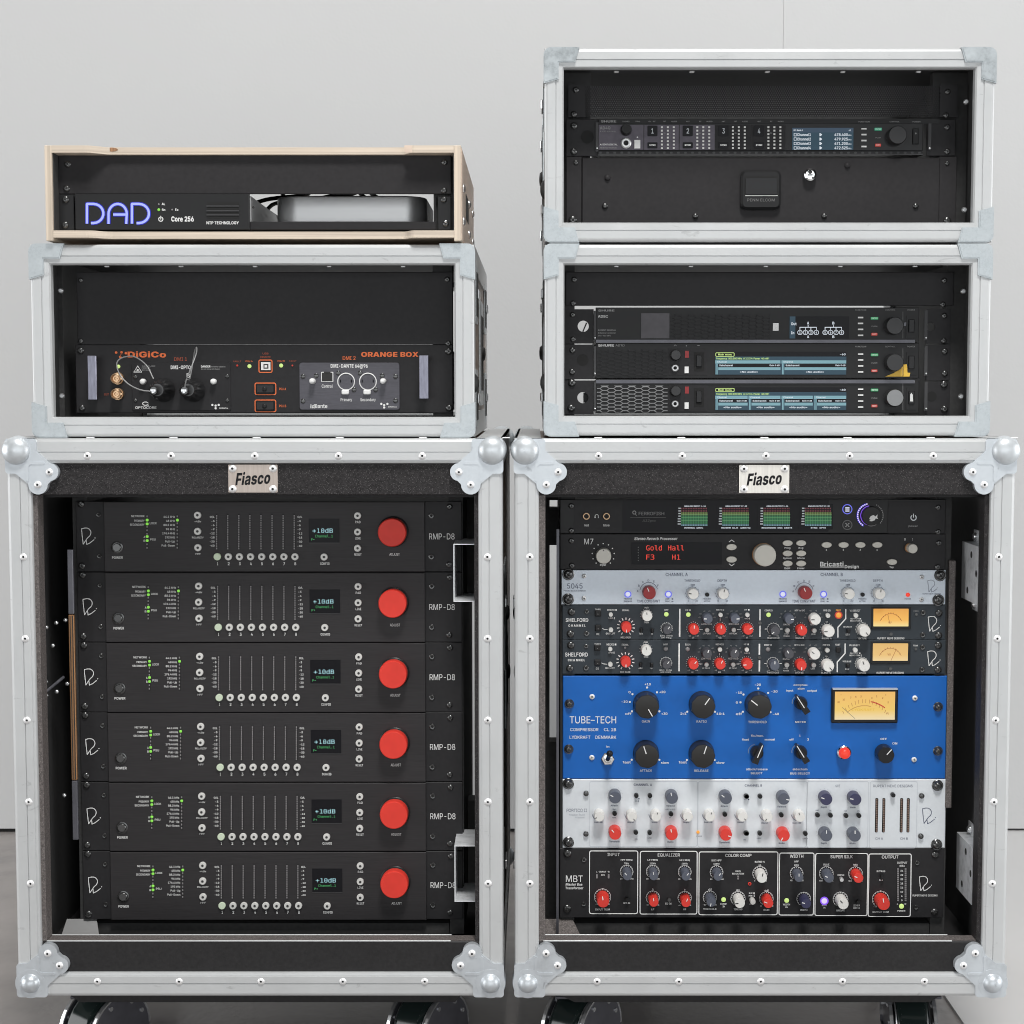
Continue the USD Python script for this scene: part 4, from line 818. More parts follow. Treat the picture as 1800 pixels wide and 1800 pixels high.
# ---- topmost right case: perforated vent panel, slim receiver, drawer
u = Unit('vent_panel', 'black perforated vent panel at the top of the topmost right case', 'vent panel', YP, (1338, 178)); u.crop(PX)
a, b = u.w(999, 148), u.w(1683, 206); c0, c1 = u.w(1029, 151), u.w(1652, 205)
for x0, x1 in ((a[0], c0[0]), (c1[0], b[0])): u.part('panel_end', cbox(x0, x1, YP, YP + .002, b[2], a[2]), 'black_panel')
p = .00275; nx, nz = int((c1[0] - c0[0]) / p), int((c0[2] - c1[2]) / (p * .866)); px_ = (c1[0] - c0[0]) / nx; pz_ = (c0[2] - c1[2]) / nz
sq = [(-.5, -.5), (0, -.5), (.5, -.5), (.5, 0), (.5, .5), (0, .5), (-.5, .5), (-.5, 0)]; V, Fq = [], []
for j in range(nz):
    for i in range(nx):
        sh = 0 if j % 2 == 0 else .5
        if sh and i == nx - 1: continue
        cx, cz = c0[0] + (i + .5 + sh) * px_, c1[2] + (j + .5) * pz_; n0 = len(V)
        V += [(cx + x * px_, YP, cz + z * pz_) for x, z in sq] + [(cx + .33 * px_ * math.cos(q), YP, cz + .33 * px_ * math.sin(q)) for q in np.radians([225, 270, 315, 0, 45, 90, 135, 180])]
        Fq += [(n0 + k, n0 + (k + 1) % 8, n0 + 8 + (k + 1) % 8, n0 + 8 + k) for k in range(8)]
u.part('perforated_sheet', (np.array(V), quads(Fq)), 'black_panel', kind='stuff')
u.crop(B1); ear_screws(u, [(283, 345), (268, 512)], 22); u.crop(B2); ear_screws(u, [(1263, 365), (1252, 530)], 20)
def slim_face(u, x0, x1, y0, y1, cr0, cr1):
    pass
def soft_keys(u, ys, x0, x1, gx, ygreen, ypush, yred, green, w=50):
    for y in ys: u.rect('soft_key', x0, y - 5, x1, y + 5, 'ink_white', 0, .0012)
    k = u.rect('enter_key', gx - w / 2, ygreen - 9, gx + w / 2, ygreen + 9, green, 0, .0014, r=3); k2 = u.rect('exit_key', gx - w / 2 + 4, yred - 9, gx + w / 2 - 6, yred + 9, 'glow_red_dim', 0, .0014, r=3)
    u.txt('ENTER', gx, ygreen, 9, 'ink_white', w=w * .8, z=.0016, wt=700); u.txt('EXIT', gx - 1, yred, 9, 'ink_white', w=w * .55, z=.0016, wt=700); u.txt('PUSH', gx, ypush, 9, 'ink_grey', w=38)
u = Unit('wireless_receiver', 'slim black receiver with four numbered tiles in the topmost right case', 'receiver', YP, (1338, 240), 'slim black rack receivers'); u.crop(PX)
u.panel(1052, 209, 1622, 265, 'black_gloss', t=.012); u.chassis(1054, 212, 1620, 272, .3)
u.crop(B1); u.panel(216, 545, 436, 801, 'black_panel', name='rack_ear'); u.disc('ear_hole', 362, 668, 45, 'black_matte', 0, .0003)
u.rect('ear_edge', 419, 570, 437, 770, 'dark_chassis', 0, .003); u.disc('edge_screw', 427, 748, 8, 'steel', .003, .005, dome=.001)
ear_screws(u, [(270, 592), (268, 768)], 24)
u.rect('top_strip', 440, 545, 2780, 578, 'black_plastic', 0, .0012); u.lv = .0012
u.txt('SHURE', 508, 562, 15, 'ink_grey', w=104, wt=750)
for t, x in (('PHONES', 627), ('SYNC', 708), ('OL  RF', 806), ('RF', 893), ('AUDIO', 958), ('ANT', 1052), ('RF', 1137), ('AUDIO', 1200), ('ANT', 1297), ('RF', 1381), ('AUDIO', 1445), ('ANT', 1543), ('RF', 1625), ('AUDIO', 1690)): u.txt(t, x, 563, 8, 'ink_grey', w=len(t) * 8)
u.flush(); u.lv = 0
for x0, x1 in ((440, 747), (753, 990), (997, 1237), (1244, 1480), (1488, 1722)): u.rect('channel_plate', x0, 586, x1, 757, 'lit_plate' if x0 < 1000 else 'black_panel', 0, .0008)  # left plates paler: paints the reflection lying across the receiver
u.lv = .0008
u.txt('AD4Q', 484, 607, 19, 'ink_grey', w=72, wt=600); u.txt('A: 470-636 MHz', 447, 631, 9, 'ink_grey', a='l', w=108); u.txt('AXIENT DIGITAL', 447, 721, 10, a='l', w=122, wt=650); u.txt('Wireless Receiver', 447, 743, 9, 'ink_grey', a='l', w=116)
u.knob(627, 622, 39, .012, 'black_plastic', 200, None, .85); R = u.L(36); k = u.part('phones_socket', u.at(lathe([(R, 0), (R, .003), (R * .8, .004), (R * .5, .004), (R * .45, .001)], 24), 627, 712), 'silver', smooth=35); u.part('socket_well', u.at(lathe([(R * .45, .0012), (R * .45, .0014)], 14), 627, 712), 'gap_dark', k)
u.rect('infrared_window', 685, 690, 725, 748, 'ink_white', 0, .001); u.dot(706, 671, 5)
for i, x in enumerate((809, 1052, 1297, 1541)):
    u.rect('number_tile', x - 34, 592, x + 34, 664, 'screen_black', 0, .0014, r=5); u.rect('sync_key', x - 34, 706, x + 34, 747, 'screen_black', 0, .0014, r=5)
    u.txt(str(i + 1), x, 629, 34, 'glow_soft_white', w=17, wt=500, z=.0018); u.txt('SYNC', x, 726, 13, 'ink_white', w=44, wt=750, z=.0018)
    for q, dx in enumerate((65, 106, 147)):
        V = [u.at(plate(u.L(13), u.L(12), u.lv, u.lv + .0008), x + dx, 602 + 24 * j) for j in range(7)]
        u.part('level_lamps', cat(V), 'button_white', kind='stuff')
    u.txt('OL', x + 84, 642, 8, 'ink_grey', w=14)
u.flush(); u.lv = 0
u.crop(B2); u.rect('display', 170, 620, 598, 774, 'screen_navy', 0, .001); u.lv = .001
u.bar(170, 652, 598, 774, 'screen_deep', .0001)
u.txt('RF  Band A', 212, 637, 11, 'glow_white', w=64, wt=700); u.txt('-60', 572, 637, 11, 'glow_white', w=20)
for i, (y, fq) in enumerate(zip((668, 699, 730, 761), ('478.400', '479.925', '471.200', '472.525'))):
    u.line([(182, y - 9), (198, y - 9), (198, y + 9), (182, y + 9)], 3, 'glow_white', closed=True); u.txt(f'Channel{i + 1}', 204, y, 19, 'glow_white', a='l', w=96, wt=650)
    u.line([(364, y - 8), (376, y), (364, y + 8)], 6, 'glow_white', closed=True); u.txt(fq, 466, y, 19, 'glow_white', a='l', w=94, wt=650); u.txt('MHz', 563, y + 4, 10, 'glow_white', a='l', w=22)
u.flush(); u.lv = 0
soft_keys(u, (626, 667, 709, 751), 656, 692, 774, 629, 688, 741, 'glow_enter_teal')
u.knob(896, 680, 65, .014, 'knob_dark_metal', 0, None, .97, name='control_knob'); u.rect('power_switch', 1016, 625, 1058, 735, 'black_plastic', 0, .002, r=4, bev=.0006); u.dot(1036, 660, 6, 'ink_grey', z=.0024)
for t, x, w_ in (('FUNCTION', 675, 78), ('CONTROL', 888, 70), ('POWER', 1042, 56)): u.txt(t, x, 577, 9, 'ink_grey', w=w_, z=.0015)
u.flush(); u.panel(1118, 560, 1316, 816, 'black_panel', name='rack_ear'); u.rect('ear_edge', 1125, 590, 1142, 778, 'dark_chassis', 0, .003); u.disc('edge_screw', 1133, 766, 9, 'steel', .003, .005, dome=.001); ear_screws(u, [(1260, 614), (1260, 785)], 22)
u.crop(PX); u.rect('lower_rail', 1052, 266.5, 1622, 272.5, 'black_plastic', -.01, .0004); u.rect('rail_edge', 1052, 270.6, 1622, 272.6, 'dark_chassis', .0005, .0014)
V = [u.at(plate(u.L(4.6), u.L(3.4), .0004, .0012, u.L(1.2)), 1055.5 + 12.45 * i, 268.6) for i in range(46)]
u.part('rail_teeth', cat(V), 'dark_chassis', kind='stuff')
u = Unit('storage_unit', 'black lockable drawer unit with a round silver lock in the topmost right case', 'drawer unit', YP, (1338, 334)); u.crop(PX)
for x0, x1 in ((995.5, 1022), (1652, 1680)): u.panel(x0, 275.3, x1, 397, 'black_panel_soft', name='side_flange')
u.panel(1023, 277, 1651, 397, 'black_panel_soft', name='drawer_front', t=.012, bev=.0012)
u.crop(B1); ear_screws(u, [(283, 845)], 16); ear_screws(u, [(262, 1240)], 30); u.crop(B2); ear_screws(u, [(1260, 868)], 16); ear_screws(u, [(1260, 1272)], 28)
for cr, x, y, m_ in ((B1, 483, 1143, 'black_screw'), (B1, 1105, 1212, 'black_screw'), (B2, 395, 1238, 'black_screw'), (B2, 1038, 1168, 'black_screw'), (B1, 500, 950, 'black_panel_soft'), (B2, 558, 885, 'black_panel_soft')):
    u.crop(cr); u.disc('rivet', x, y, 21, m_, 0, .003, dome=.0025, n=16)
u.crop(B1)
l = u.rect('slam_latch', 1413, 900, 1688, 1172, 'black_plastic', 0, .008, r=40, bev=.003); u.rect('latch_recess', 1438, 942, 1667, 1072, 'black_matte', .008, .0084, r=6, parent=l); u.rect('latch_paddle', 1446, 958, 1659, 1068, 'black_gloss', .0084, .0095, r=4, parent=l)
u.lv = .0081; u.bar(1442, 1075, 1664, 1080, 'ink_white'); u.txt('PENN ELCOM', 1550, 1107, 18, 'ink_dim', w=190, wt=500); u.flush(); u.lv = 0
u.crop(B2); R = u.L(46); k = u.part('lock', u.at(lathe([(R, 0), (R, .006), (R * .92, .008), (R * .7, .0085), (R * .66, .007), (R * .001, .007)], 28), 290, 953), 'chrome', smooth=35)
u.part('keyhole', u.at(mv(lathe([(R * .3, .0071), (R * .3, .0073)], 12)), 290, 935), 'gap_dark', k); u.part('keyway', u.at(plate(R * .75, R * .2, .0071, .0075), 290, 955), 'gap_dark', k); u.part('keyway_mark', u.at(plate(R * .2, R * .25, .0071, .0074), 308, 975), 'gap_dark', k); u.part('ring_mark', u.at(plate(R * .5, R * .12, .0071, .0074), 282, 930), 'dark_chassis', k)
# ---- right flight case: blank panel and three slim units
u = Unit('blank_panel', 'black blank panel above the three slim receivers', 'blank panel', YP, (1338, 508)); u.crop(PX)
u.panel(994, 478, 1676, 537.5, 'black_panel', t=.003); u.crop(B3); ear_screws(u, [(283, 292), (275, 462)], 20); u.crop(B4); ear_screws(u, [(1240, 292), (1230, 460)], 20)
def hexgrille(u, x0, y0, x1, y1, cw, chh, wd):
    """Sheet with rows of long hexagonal openings, in crop pixels."""
    g = sbox(x0, y0, x1, y1); holes = []
    j = 0; y = y0
    while y < y1 + chh:
        x = x0 + (cw / 2 if j % 2 else 0)
        while x < x1 + cw:
            a_, b_ = cw / 2 - wd * .35, chh / 2 - wd / 2
            holes.append(Polygon([(x - a_, y), (x - a_ * .55, y - b_), (x + a_ * .55, y - b_), (x + a_, y), (x + a_ * .55, y + b_), (x - a_ * .55, y + b_)])); x += cw * 1.0
        y += chh * .5 + 0; j += 1
    return g, holes
def grille(u, x0, y0, x1, y1, m):
    cw, chh, wd = 50 * 2 * .98, 28, 5
    g = sbox(x0, y0, x1, y1); hs = []; j = 0; y = y0 + 8
    while y < y1 + 20:
        x = x0 + 6 + (49 if j % 2 else 0)
        while x < x1 + 60:
            hs.append(Polygon([(x - 30, y), (x - 15, y - 10.5), (x + 15, y - 10.5), (x + 30, y), (x + 15, y + 10.5), (x - 15, y + 10.5)])); x += 98 / 1.0
        y += 13.2; j += 1
    g = g.difference(union_all(hs)); u.rect('grille_backing', x0, y0, x1, y1, 'gap_dark', -.006, -.005)
    u.shape('honeycomb_grille', g, m, 0, .0015)
def ear(u, cr, x0, x1, y0, y1, hole, name='rack_ear'):
    u.crop(cr); g = sbox(x0, y0, x1, y1)
    if hole: g = g.difference(Point(hole[0], hole[1]).buffer(hole[2]))
    u.shape(name, g, 'black_panel', -.003, 0)
def slim_common(u, yo, pow_up):
    """Right-hand controls shared by the three slim units; measured on the second one, yo in crop pixels."""
    soft_keys(u, [q + yo for q in (810, 851, 893, 935)], 632, 668, 748, 815 + yo, 872 + yo, 927 + yo, 'glow_enter')
    for t, x, w_ in (('FUNCTION', 650, 76), ('CONTROL', 858, 70), ('POWER', 1005, 54)): u.txt(t, x, 757 + yo, 9, 'ink_grey', w=w_, z=.0016)
    u.knob(877, 870 + yo, 62, .014, 'silver_knob' if yo > 200 else 'knob_dark_metal', 0, None, .97, name='control_knob')
    u.rect('switch_bezel', 972, 800 + yo, 1042, 955 + yo, 'black_plastic', 0, .001, r=4); k = u.rect('power_switch', 986, 822 + yo, 1026, 915 + yo, 'black_gloss', .001, .003, r=4, bev=.0008)
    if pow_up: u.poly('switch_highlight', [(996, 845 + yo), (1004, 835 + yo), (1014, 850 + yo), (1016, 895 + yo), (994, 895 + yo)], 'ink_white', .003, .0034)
    u.line([(948, 770 + yo), (948, 955 + yo)], 4, 'ink_dim')
def slim_unit(label, y0, y1, refy):
    u = Unit('rack_receiver', label, 'receiver', YP, (1338, refy), 'slim black rack receivers'); u.crop(PX)
    u.panel(1047.5, y0, 1615, y1, 'black_plastic', t=.012); u.chassis(1052, y0 + 1, 1610, y1 - 1, .22, 'grey_chassis')
    u.crop(B4); u.rect('edge_strip', 1097, (y0 - 415) * 4, 1116, (y1 - 424) * 4, 'dark_chassis', 0, .003); u.disc('edge_screw', 1107, (y1 - 428) * 4, 8, 'steel', .003, .005, dome=.001)
    u.crop(B3); u.rect('edge_strip', 425, (y0 - 414) * 4.09, 440, (y1 - 424) * 4.09, 'dark_chassis', 0, .003); u.disc('edge_screw', 432, (y1 - 428) * 4.09, 8, 'steel', .003, .005, dome=.001)
    return u
def icons(u, y):
    u.line(arc(1010, y + 2, 8, 8, 0, 180, 6), 3, 'ink_grey'); u.dot(1090, y, 4, 'ink_grey'); u.line([(1170, y), (1184, y)], 4, 'ink_grey')
# unit one: splitter with tree display
u = slim_unit('slim black unit with a branching diagram on its display', 540.5, 602, 571)
ear(u, B3, 216, 424, 500, 746, (349, 622, 40)); u.shape('hole_clip', Polygon([(345, 655), (372, 590), (380, 596), (352, 662)]), 'black_plastic', -.02, -.018); ear_screws(u, [(272, 545), (275, 722)], 20)
ear(u, B4, 1118, 1290, 486, 728, (1150, 612, 30)); ear_screws(u, [(1240, 540), (1235, 715)], 20)
u.crop(B3); u.rect('ledge', 440, 726, 1050 * 2.6, 748, 'gunmetal', 0, .003)
u.txt('SHURE', 515, 515, 13, 'ink_grey', w=116, wt=750); u.txt('AD8C', 491, 557, 19, 'ink_white', w=72, wt=450); u.txt('AXIENT DIGITAL', 454, 656, 10, 'ink_grey', a='l', w=130, wt=650); u.txt('Antenna Combiner', 454, 676, 9, 'ink_grey', a='l', w=130); u.txt('470-960 MHz', 454, 696, 9, 'ink_grey', a='l', w=94)
u.rect('smooth_plate', 765, 534, 967, 714, 'reflection_tone', 0, .0006); grille(u, 975, 540, 1690, 718, 'black_panel'); u.rect('infrared_window', 1712, 605, 1752, 661, 'ink_white', 0, .002)  # purplish patch beside the grille paints a reflection in the glossy face
u.crop(B4); u.rect('display', 152, 545, 568, 700, 'screen_black', 0, .001); u.lv = .001; u.bar(152, 545, 190, 700, 'screen_deep', .0001)
u.txt('Out', 180, 597, 19, 'glow_white', w=38, wt=650); u.txt('In', 172, 660, 19, 'glow_white', w=22, wt=650)
for x, t in ((281, 'A'), (458, 'B')):
    u.txt(t, x, 592, 18, 'glow_white', w=15, wt=700); u.txt(t, x, 688, 18, 'glow_white', w=15, wt=700); u.bar(x - 60, 619, x + 60, 624, 'glow_white'); u.bar(x - 2, 605, x + 2, 620, 'glow_white')
    for q in range(4):
        xx = x + (q - 1.5) * 38.5; u.bar(xx - 2, 622, xx + 2, 640, 'glow_white'); u.line(arc(xx, 658, 16, 16, 0, 360, 16), 4, 'glow_white'); u.txt(str(q + 1 + (4 if t == 'B' else 0)), xx, 658, 16, 'glow_white', w=10, wt=650)
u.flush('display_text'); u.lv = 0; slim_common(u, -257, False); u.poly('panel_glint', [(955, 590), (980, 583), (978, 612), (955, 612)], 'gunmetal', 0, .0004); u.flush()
def channel_display(u, yo, blocks):
    """Wide display; blocks of (x0, x1) in photo pixels; yo in photo pixels below the second unit."""
    X = lambda px: (px - 940) * 4.091
    u.crop(B3); y = yo * 4.091
    u.rect('display', 1297, 812 + y, X(1487), 976 + y, 'screen_black', 0, .001); u.lv = .001
    u.bar(1297, 846 + y, X(1487), 976 + y, 'screen_deep', .0001); u.rring(1299, 817 + y, 1435, 846 + y, 8, 4, 'glow_lime'); u.txt('Main menu', 1367, 831 + y, 12, 'glow_lime', w=100, wt=700)
    u.bar(1297, 849 + y, 1690, 872 + y, 'screen_teal', .00015); u.txt('Frequency  000.000 MHz  A 1 2 3 4  Power  40 mW', 1305, 860 + y, 12, 'glow_lime', a='l', w=375, wt=600)
    u.txt('-60', X(1481), 830 + y, 13, 'glow_white', w=40, wt=700)
    for x0, x1 in blocks:
        a, b = X(x0), X(x1); u.bar(a, 873 + y, b, 896 + y, 'screen_bar', .00018); u.txt('Channel', a + 14, 884 + y, 11, 'glow_white', a='l', w=70, z=.0004); u.bar(a + 22, 896 + y, b, 921 + y, 'screen_black', .00018)
        u.txt('Subchannel', a + 30, 909 + y, 12, 'glow_white', a='l', w=98, z=.0004, wt=650); u.txt('Gain 0 dB', b - 6, 909 + y, 11, 'glow_white', a='r', w=72, z=.0004, wt=600)
        u.bar(a + 22, 923 + y, b, 943 + y, 'screen_bar', .00018); u.txt('<No audio>', (a + b) / 2 + 8, 956 + y, 12, 'glow_white', w=min(130, (b - a) * .6), z=.0004, wt=650)
        u.bar(a + 4, 897 + y, a + 10, 974 + y, 'screen_bar', .00018); u.bar(a + 14, 897 + y, a + 18, 974 + y, 'screen_bar', .00018)
    u.flush('display_text'); u.lv = 0
def slim_left(u, y, lit, name):
    u.crop(B3); u.txt('SHURE', 513, 765 + y, 16, 'ink_white', w=114, wt=750); u.txt(name, 613, 765 + y, 15, 'ink_grey', w=64, wt=500); grille(u, 447, 788 + y, 955, 980 + y, lit)
    u.rect('control_plate', 962, 790 + y, 1240, 980 + y, 'black_panel', 0, .0006); u.knob(1010, 836 + y, 41, .012, 'knob_dark_metal', 0, None, .85)
    R = u.L(26); k = u.part('phones_socket', u.at(lathe([(R, 0), (R, .003), (R * .8, .004), (R * .5, .004), (R * .45, .001)], 20), 1008, 928 + y), 'silver', smooth=35); u.part('socket_well', u.at(lathe([(R * .45, .0012), (R * .45, .0014)], 12), 1008, 928 + y), 'gap_dark', k)
    u.rect('status_window', 1080, 805 + y, 1108, 855 + y, 'dark_red_knob', 0, .001); u.rect('infrared_window', 1077, 918 + y, 1106, 965 + y, 'ink_white', 0, .002)
    u.rect('switch_bezel', 1146, 815 + y, 1216, 950 + y, 'black_matte', 0, .001); u.rect('rf_switch', 1160, 835 + y, 1200, 920 + y, 'black_gloss', .001, .003, r=4, bev=.0008); icons(u, 768 + y)
u = slim_unit('slim black unit with two wide display blocks and a painted yellow reflection', 603, 665, 634)
ear(u, B3, 216, 424, 752, 1000, None); u.disc('ear_hole', 345, 870, 42, 'black_matte', 0, .0003); ear_screws(u, [(270, 800), (268, 956)], 22); ear(u, B4, 1118, 1290, 737, 985, None); ear_screws(u, [(1243, 790), (1243, 945)], 22)
slim_left(u, 0, 'black_panel', 'ADTD'); channel_display(u, 0, ((1257, 1371.5), (1373.5, 1487))); u.crop(B4); slim_common(u, 0, False)
u.poly('yellow_sticker', [(822, 968), (880, 945), (924, 918), (946, 888), (946, 968)], 'yellow_ink', 0, .0003); u.poly('yellow_sticker', [(951, 968), (951, 885), (975, 880), (979, 940), (998, 942), (994, 968)], 'yellow_ink', .0, .0015); u.flush()  # reflection of yellow tape, painted on as flat patches
u = slim_unit('slim black unit with four display blocks, lowest of the three', 666, 726.5, 697)
ear(u, B3, 216, 424, 1008, 1250, (346, 1131, 40)); u.shape('hole_clip', Polygon([(352, 1095), (392, 1095), (392, 1168), (352, 1168)]), 'black_plastic', -.02, -.018); ear_screws(u, [(267, 1035), (262, 1216)], 28); ear(u, B4, 1118, 1290, 992, 1226, None); u.disc('ear_hole', 1150, 1108, 36, 'black_matte', 0, .0003); ear_screws(u, [(1238, 1023), (1241, 1196)], 26)
u.crop(B3); u.rect('ledge', 440, 1014, 1050 * 2.6, 1038, 'gunmetal', 0, .002); u.lv = .0  # top edge coloured grey for the light falling on it
slim_left(u, 257, 'grille_lit', 'ADTQ'); channel_display(u, 62.3, ((1257, 1314), (1315.5, 1371.5), (1373.5, 1428.5), (1430.5, 1487))); u.crop(B4); slim_common(u, 247, True); u.flush()
# ---- left tall case: six identical units
def preamp():
    u = Unit('preamp_unit', 'x', 'preamp', YB, (470, 1310), 'six black preamp units with red knobs'); u.crop(PX)
    u.panel(140, 1250, 813, 1371.2, 'black_panel'); u.chassis(160, 1252, 790, 1369, .3)
    u.rect('raised_face', 190, 1250.4, 749, 1370.8, 'black_brushed', 0, .004, bev=.0006)
    u.crop(L4)
    for x, y in ((728, 607), (735, 1125)): u.screw(x, y, 30)
    for x, y in ((877, 695), (884, 1043)): u.ring_screw(x, y, 20)
    u.signature(788, 875, .93); u.crop(L5)
    for x, y in ((1222, 580), (1218, 1030)): u.screw(x, y, 24)
    for x, y in ((1080, 650), (1080, 970)): u.ring_screw(x, y, 22)
    u.txt('RMP-D8', 1161, 812, 46, w=200, wt=400); u.flush()
    u.lv = .004; u.crop(L3)
    R = u.L(50); k = u.part('power_button', u.at(lathe([(R, u.lv), (R, u.lv + .0014), (R * .84, u.lv + .0018), (R * .80, u.lv + .0003), (R * .72, u.lv + .0003), (R * .7, u.lv + .002), (R * .6, u.lv + .0028)], 28), 160, 942), 'black_screw', smooth=35)
    u.txt('POWER', 163, 1025, 21, w=90, wt=600)
    for t, x, y in (('NETWORK', 386, 686), ('PRIMARY', 386, 725), ('SECONDARY', 386, 757), ('A', 392, 856), ('B', 392, 888)): u.txt(t, x, y, 17, a='r', wt=500, w=dict(NETWORK=110, PRIMARY=86, SECONDARY=120).get(t, 13))
    u.txt('LOCK', 430, 744, 17, a='l', w=56); u.txt('PSU', 433, 877, 17, a='l', w=45)
    rates = ('44.1 kHz', '48 kHz', '88.2 kHz', '96 kHz', '176.4 kHz', '192 kHz', 'Pull-Up', 'Pull-Down')
    for i, t in enumerate(rates): u.txt(t, 636, 692 + 33.5 * i, 17, a='r', wt=500, w=(93, 73, 93, 73, 103, 80, 80, 108)[i])
    for x, y0, y1 in ((408, 672, 960), (657, 672, 960)):
        u.rect('lamp_slot', x - 8, y0, x + 8, y1, 'black_matte', 0, .0005, r=7)
        u.part('dark_lamps', cat([u.at(plate(u.L(9), u.L(14), u.lv + .0005, u.lv + .001), x, y0 + 16 + 28.5 * j) for j in range(10)]), 'led_off', kind='stuff')
    for x, y in ((408, 719), (408, 750), (408, 853), (408, 886), (657, 719)): u.led(x, y, 12, 'glow_green', name='green_lamp')
    for (x, y), t, w_ in zip(((825, 678), (825, 810), (828, 943)), ('+48v', 'POLARITY', 'HPF'), (56, 96, 42)): u.button(x, y, 30); u.txt(t, x, y + 52, 15, w=w_, wt=500)
    sc = ('O/L', '-3', '-6', '-9', '-12', '-18', '-30', '-60')
    for i, t in enumerate(sc):
        u.txt(t, 962, 693 + 33.5 * i, 16, a='r', wt=550, w=len(t) * 12.5); u.txt(t, 1647, 693 + 33.8 * i, 16, a='l', wt=550, w=len(t) * 12.5)
    for i in range(8):
        x = 981 + 91.3 * i; u.rect('meter_slot', x - 8, 667, x + 8, 960, 'black_matte', 0, .0005, r=7)
        u.part('meter_lamps', cat([u.at(plate(u.L(9), u.L(13), u.lv + .0005, u.lv + .0012), x, 684 + 19 * j) for j in range(15)]), 'led_off', kind='stuff')
        x = 987 + 91.4 * i
        if i == 0: u.button(x, 1017, 30, 'glow_green_pale', hole=False, name='lit_channel_button')
        else: u.button(x, 1017, 30, name='channel_button')
        u.txt(str(i + 1), x + 1, 1075, 24, w=9 if i == 0 else 15, wt=600)
    u.crop(L5); u.rect('display', 122, 672, 362, 860, 'screen_black', 0, .0006); u.rect('display_edge', 122, 858, 362, 863, 'dark_chassis', 0, .0007); u.lv = .0046
    u.txt('+10dB', 231, 765, 34, 'glow_cyan', w=160, mono=True); u.txt('Channel.1', 241, 807, 19, 'glow_text_green', w=138, mono=True); u.txt('P•', 153, 833, 18, 'glow_text_green', w=26, mono=True); u.flush('display_text'); u.lv = .004
    u.button(243, 968, 28); u.txt('CONFIG', 247, 1021, 19, w=74, wt=600)
    for y, t, w_ in ((648, 'PAD', 42), (774, 'LINE', 44), (900, 'RESET', 58)): u.button(505, y, 28); u.txt(t, 506, y + 50, 18, w=w_, wt=600)
    R = u.L(112); l = u.lv
    k = u.part('level_knob', u.at(lathe([(R * .98, l + .003), (R * 1.0, l + .014), (R * .97, l + .0165), (R * .93, l + .0172)], 48), 782, 772), 'red_cap', smooth=35)
    u.part('knob_collar', u.at(lathe([(R * 1.09, l), (R * 1.09, l + .001), (R * 1.04, l + .0018), (R * .9, l + .003)], 40), 782, 772), 'black_plastic', k, smooth=35)
    u.txt('ADJUST', 793, 949, 20, w=80, wt=450); u.flush(); return u
pre = preamp()
zs = np.linspace(P(470, 942.5, YB)[2], P(470, 1555.5, YB)[2], 6)
names = ['topmost of the six preamp units, under the front board', 'second preamp unit from the top of the left tall case', 'third preamp unit from the top of the left tall case', 'fourth preamp unit from the top of the left tall case', 'fifth preamp unit from the top of the left tall case', 'lowest preamp unit, its model lettering cut by the zinc bracket']
pre.prim.SetCustomDataByKey('label', names[0]); pre.prim.GetAttribute('xformOp:translate').Set(Gf.Vec3d(pre.loc[0], pre.loc[1], float(zs[0])))
for i in range(1, 6): copy_of(pre, 'preamp_unit', names[i], 'preamp', (pre.loc[0], pre.loc[1], float(zs[i])), 'six black preamp units with red knobs')
# ---- right tall case
u = Unit('audio_interface', 'black interface with four small meter screens and a glowing violet dial', 'audio interface', YB, (1325, 908)); u.crop(PX)
u.panel(984.5, 878, 1661.5, 937.5, 'black_plastic'); u.chassis(1000, 880, 1646, 936, .25); u.crop(R1)
ear_screws(u, [(447, 545), (447, 715)], 20); u.rect('face_block', 470, 505, 790, 722, 'black_panel', 0, .001)
u.lv = .001
for x in (550, 688):
    R = u.L(25); k = u.part('phones_socket', u.at(lathe([(R, u.lv), (R, .004), (R * .85, .005), (R * .7, .005), (R * .66, .002)], 22), x, 615), 'gold', smooth=35); u.part('socket_well', u.at(lathe([(R * .66, .003), (R * .66, .0033)], 16), x, 615), 'gap_dark', k)
u.line(arc(622, 617, 12, 13, -10, 190, 12), 4); u.bar(607, 614, 614, 628); u.bar(630, 614, 637, 628); u.txt('red', 551, 677, 15, w=32); u.txt('blue', 688, 677, 15, w=42); u.flush(); u.lv = 0
u.rect('glass_front', 800, 505, 800 + 690 * 2.05, 722, 'screen_black', 0, .001); u.lv = .001
u.txt('FERROFISH', 998, 597, 22, 'ink_grey', w=174, wt=300); u.line(arc(880, 590, 11, 11, -140, 200, 12), 5, 'ink_grey'); u.line([(884, 600), (896, 610)], 4, 'ink_grey'); u.bar(852, 621, 1098, 624, 'ink_dim'); u.txt('A32pro', 980, 646, 17, 'ink_dim', w=88, wt=350, slant=.15)
u.crop((1180, 870, 6.0))
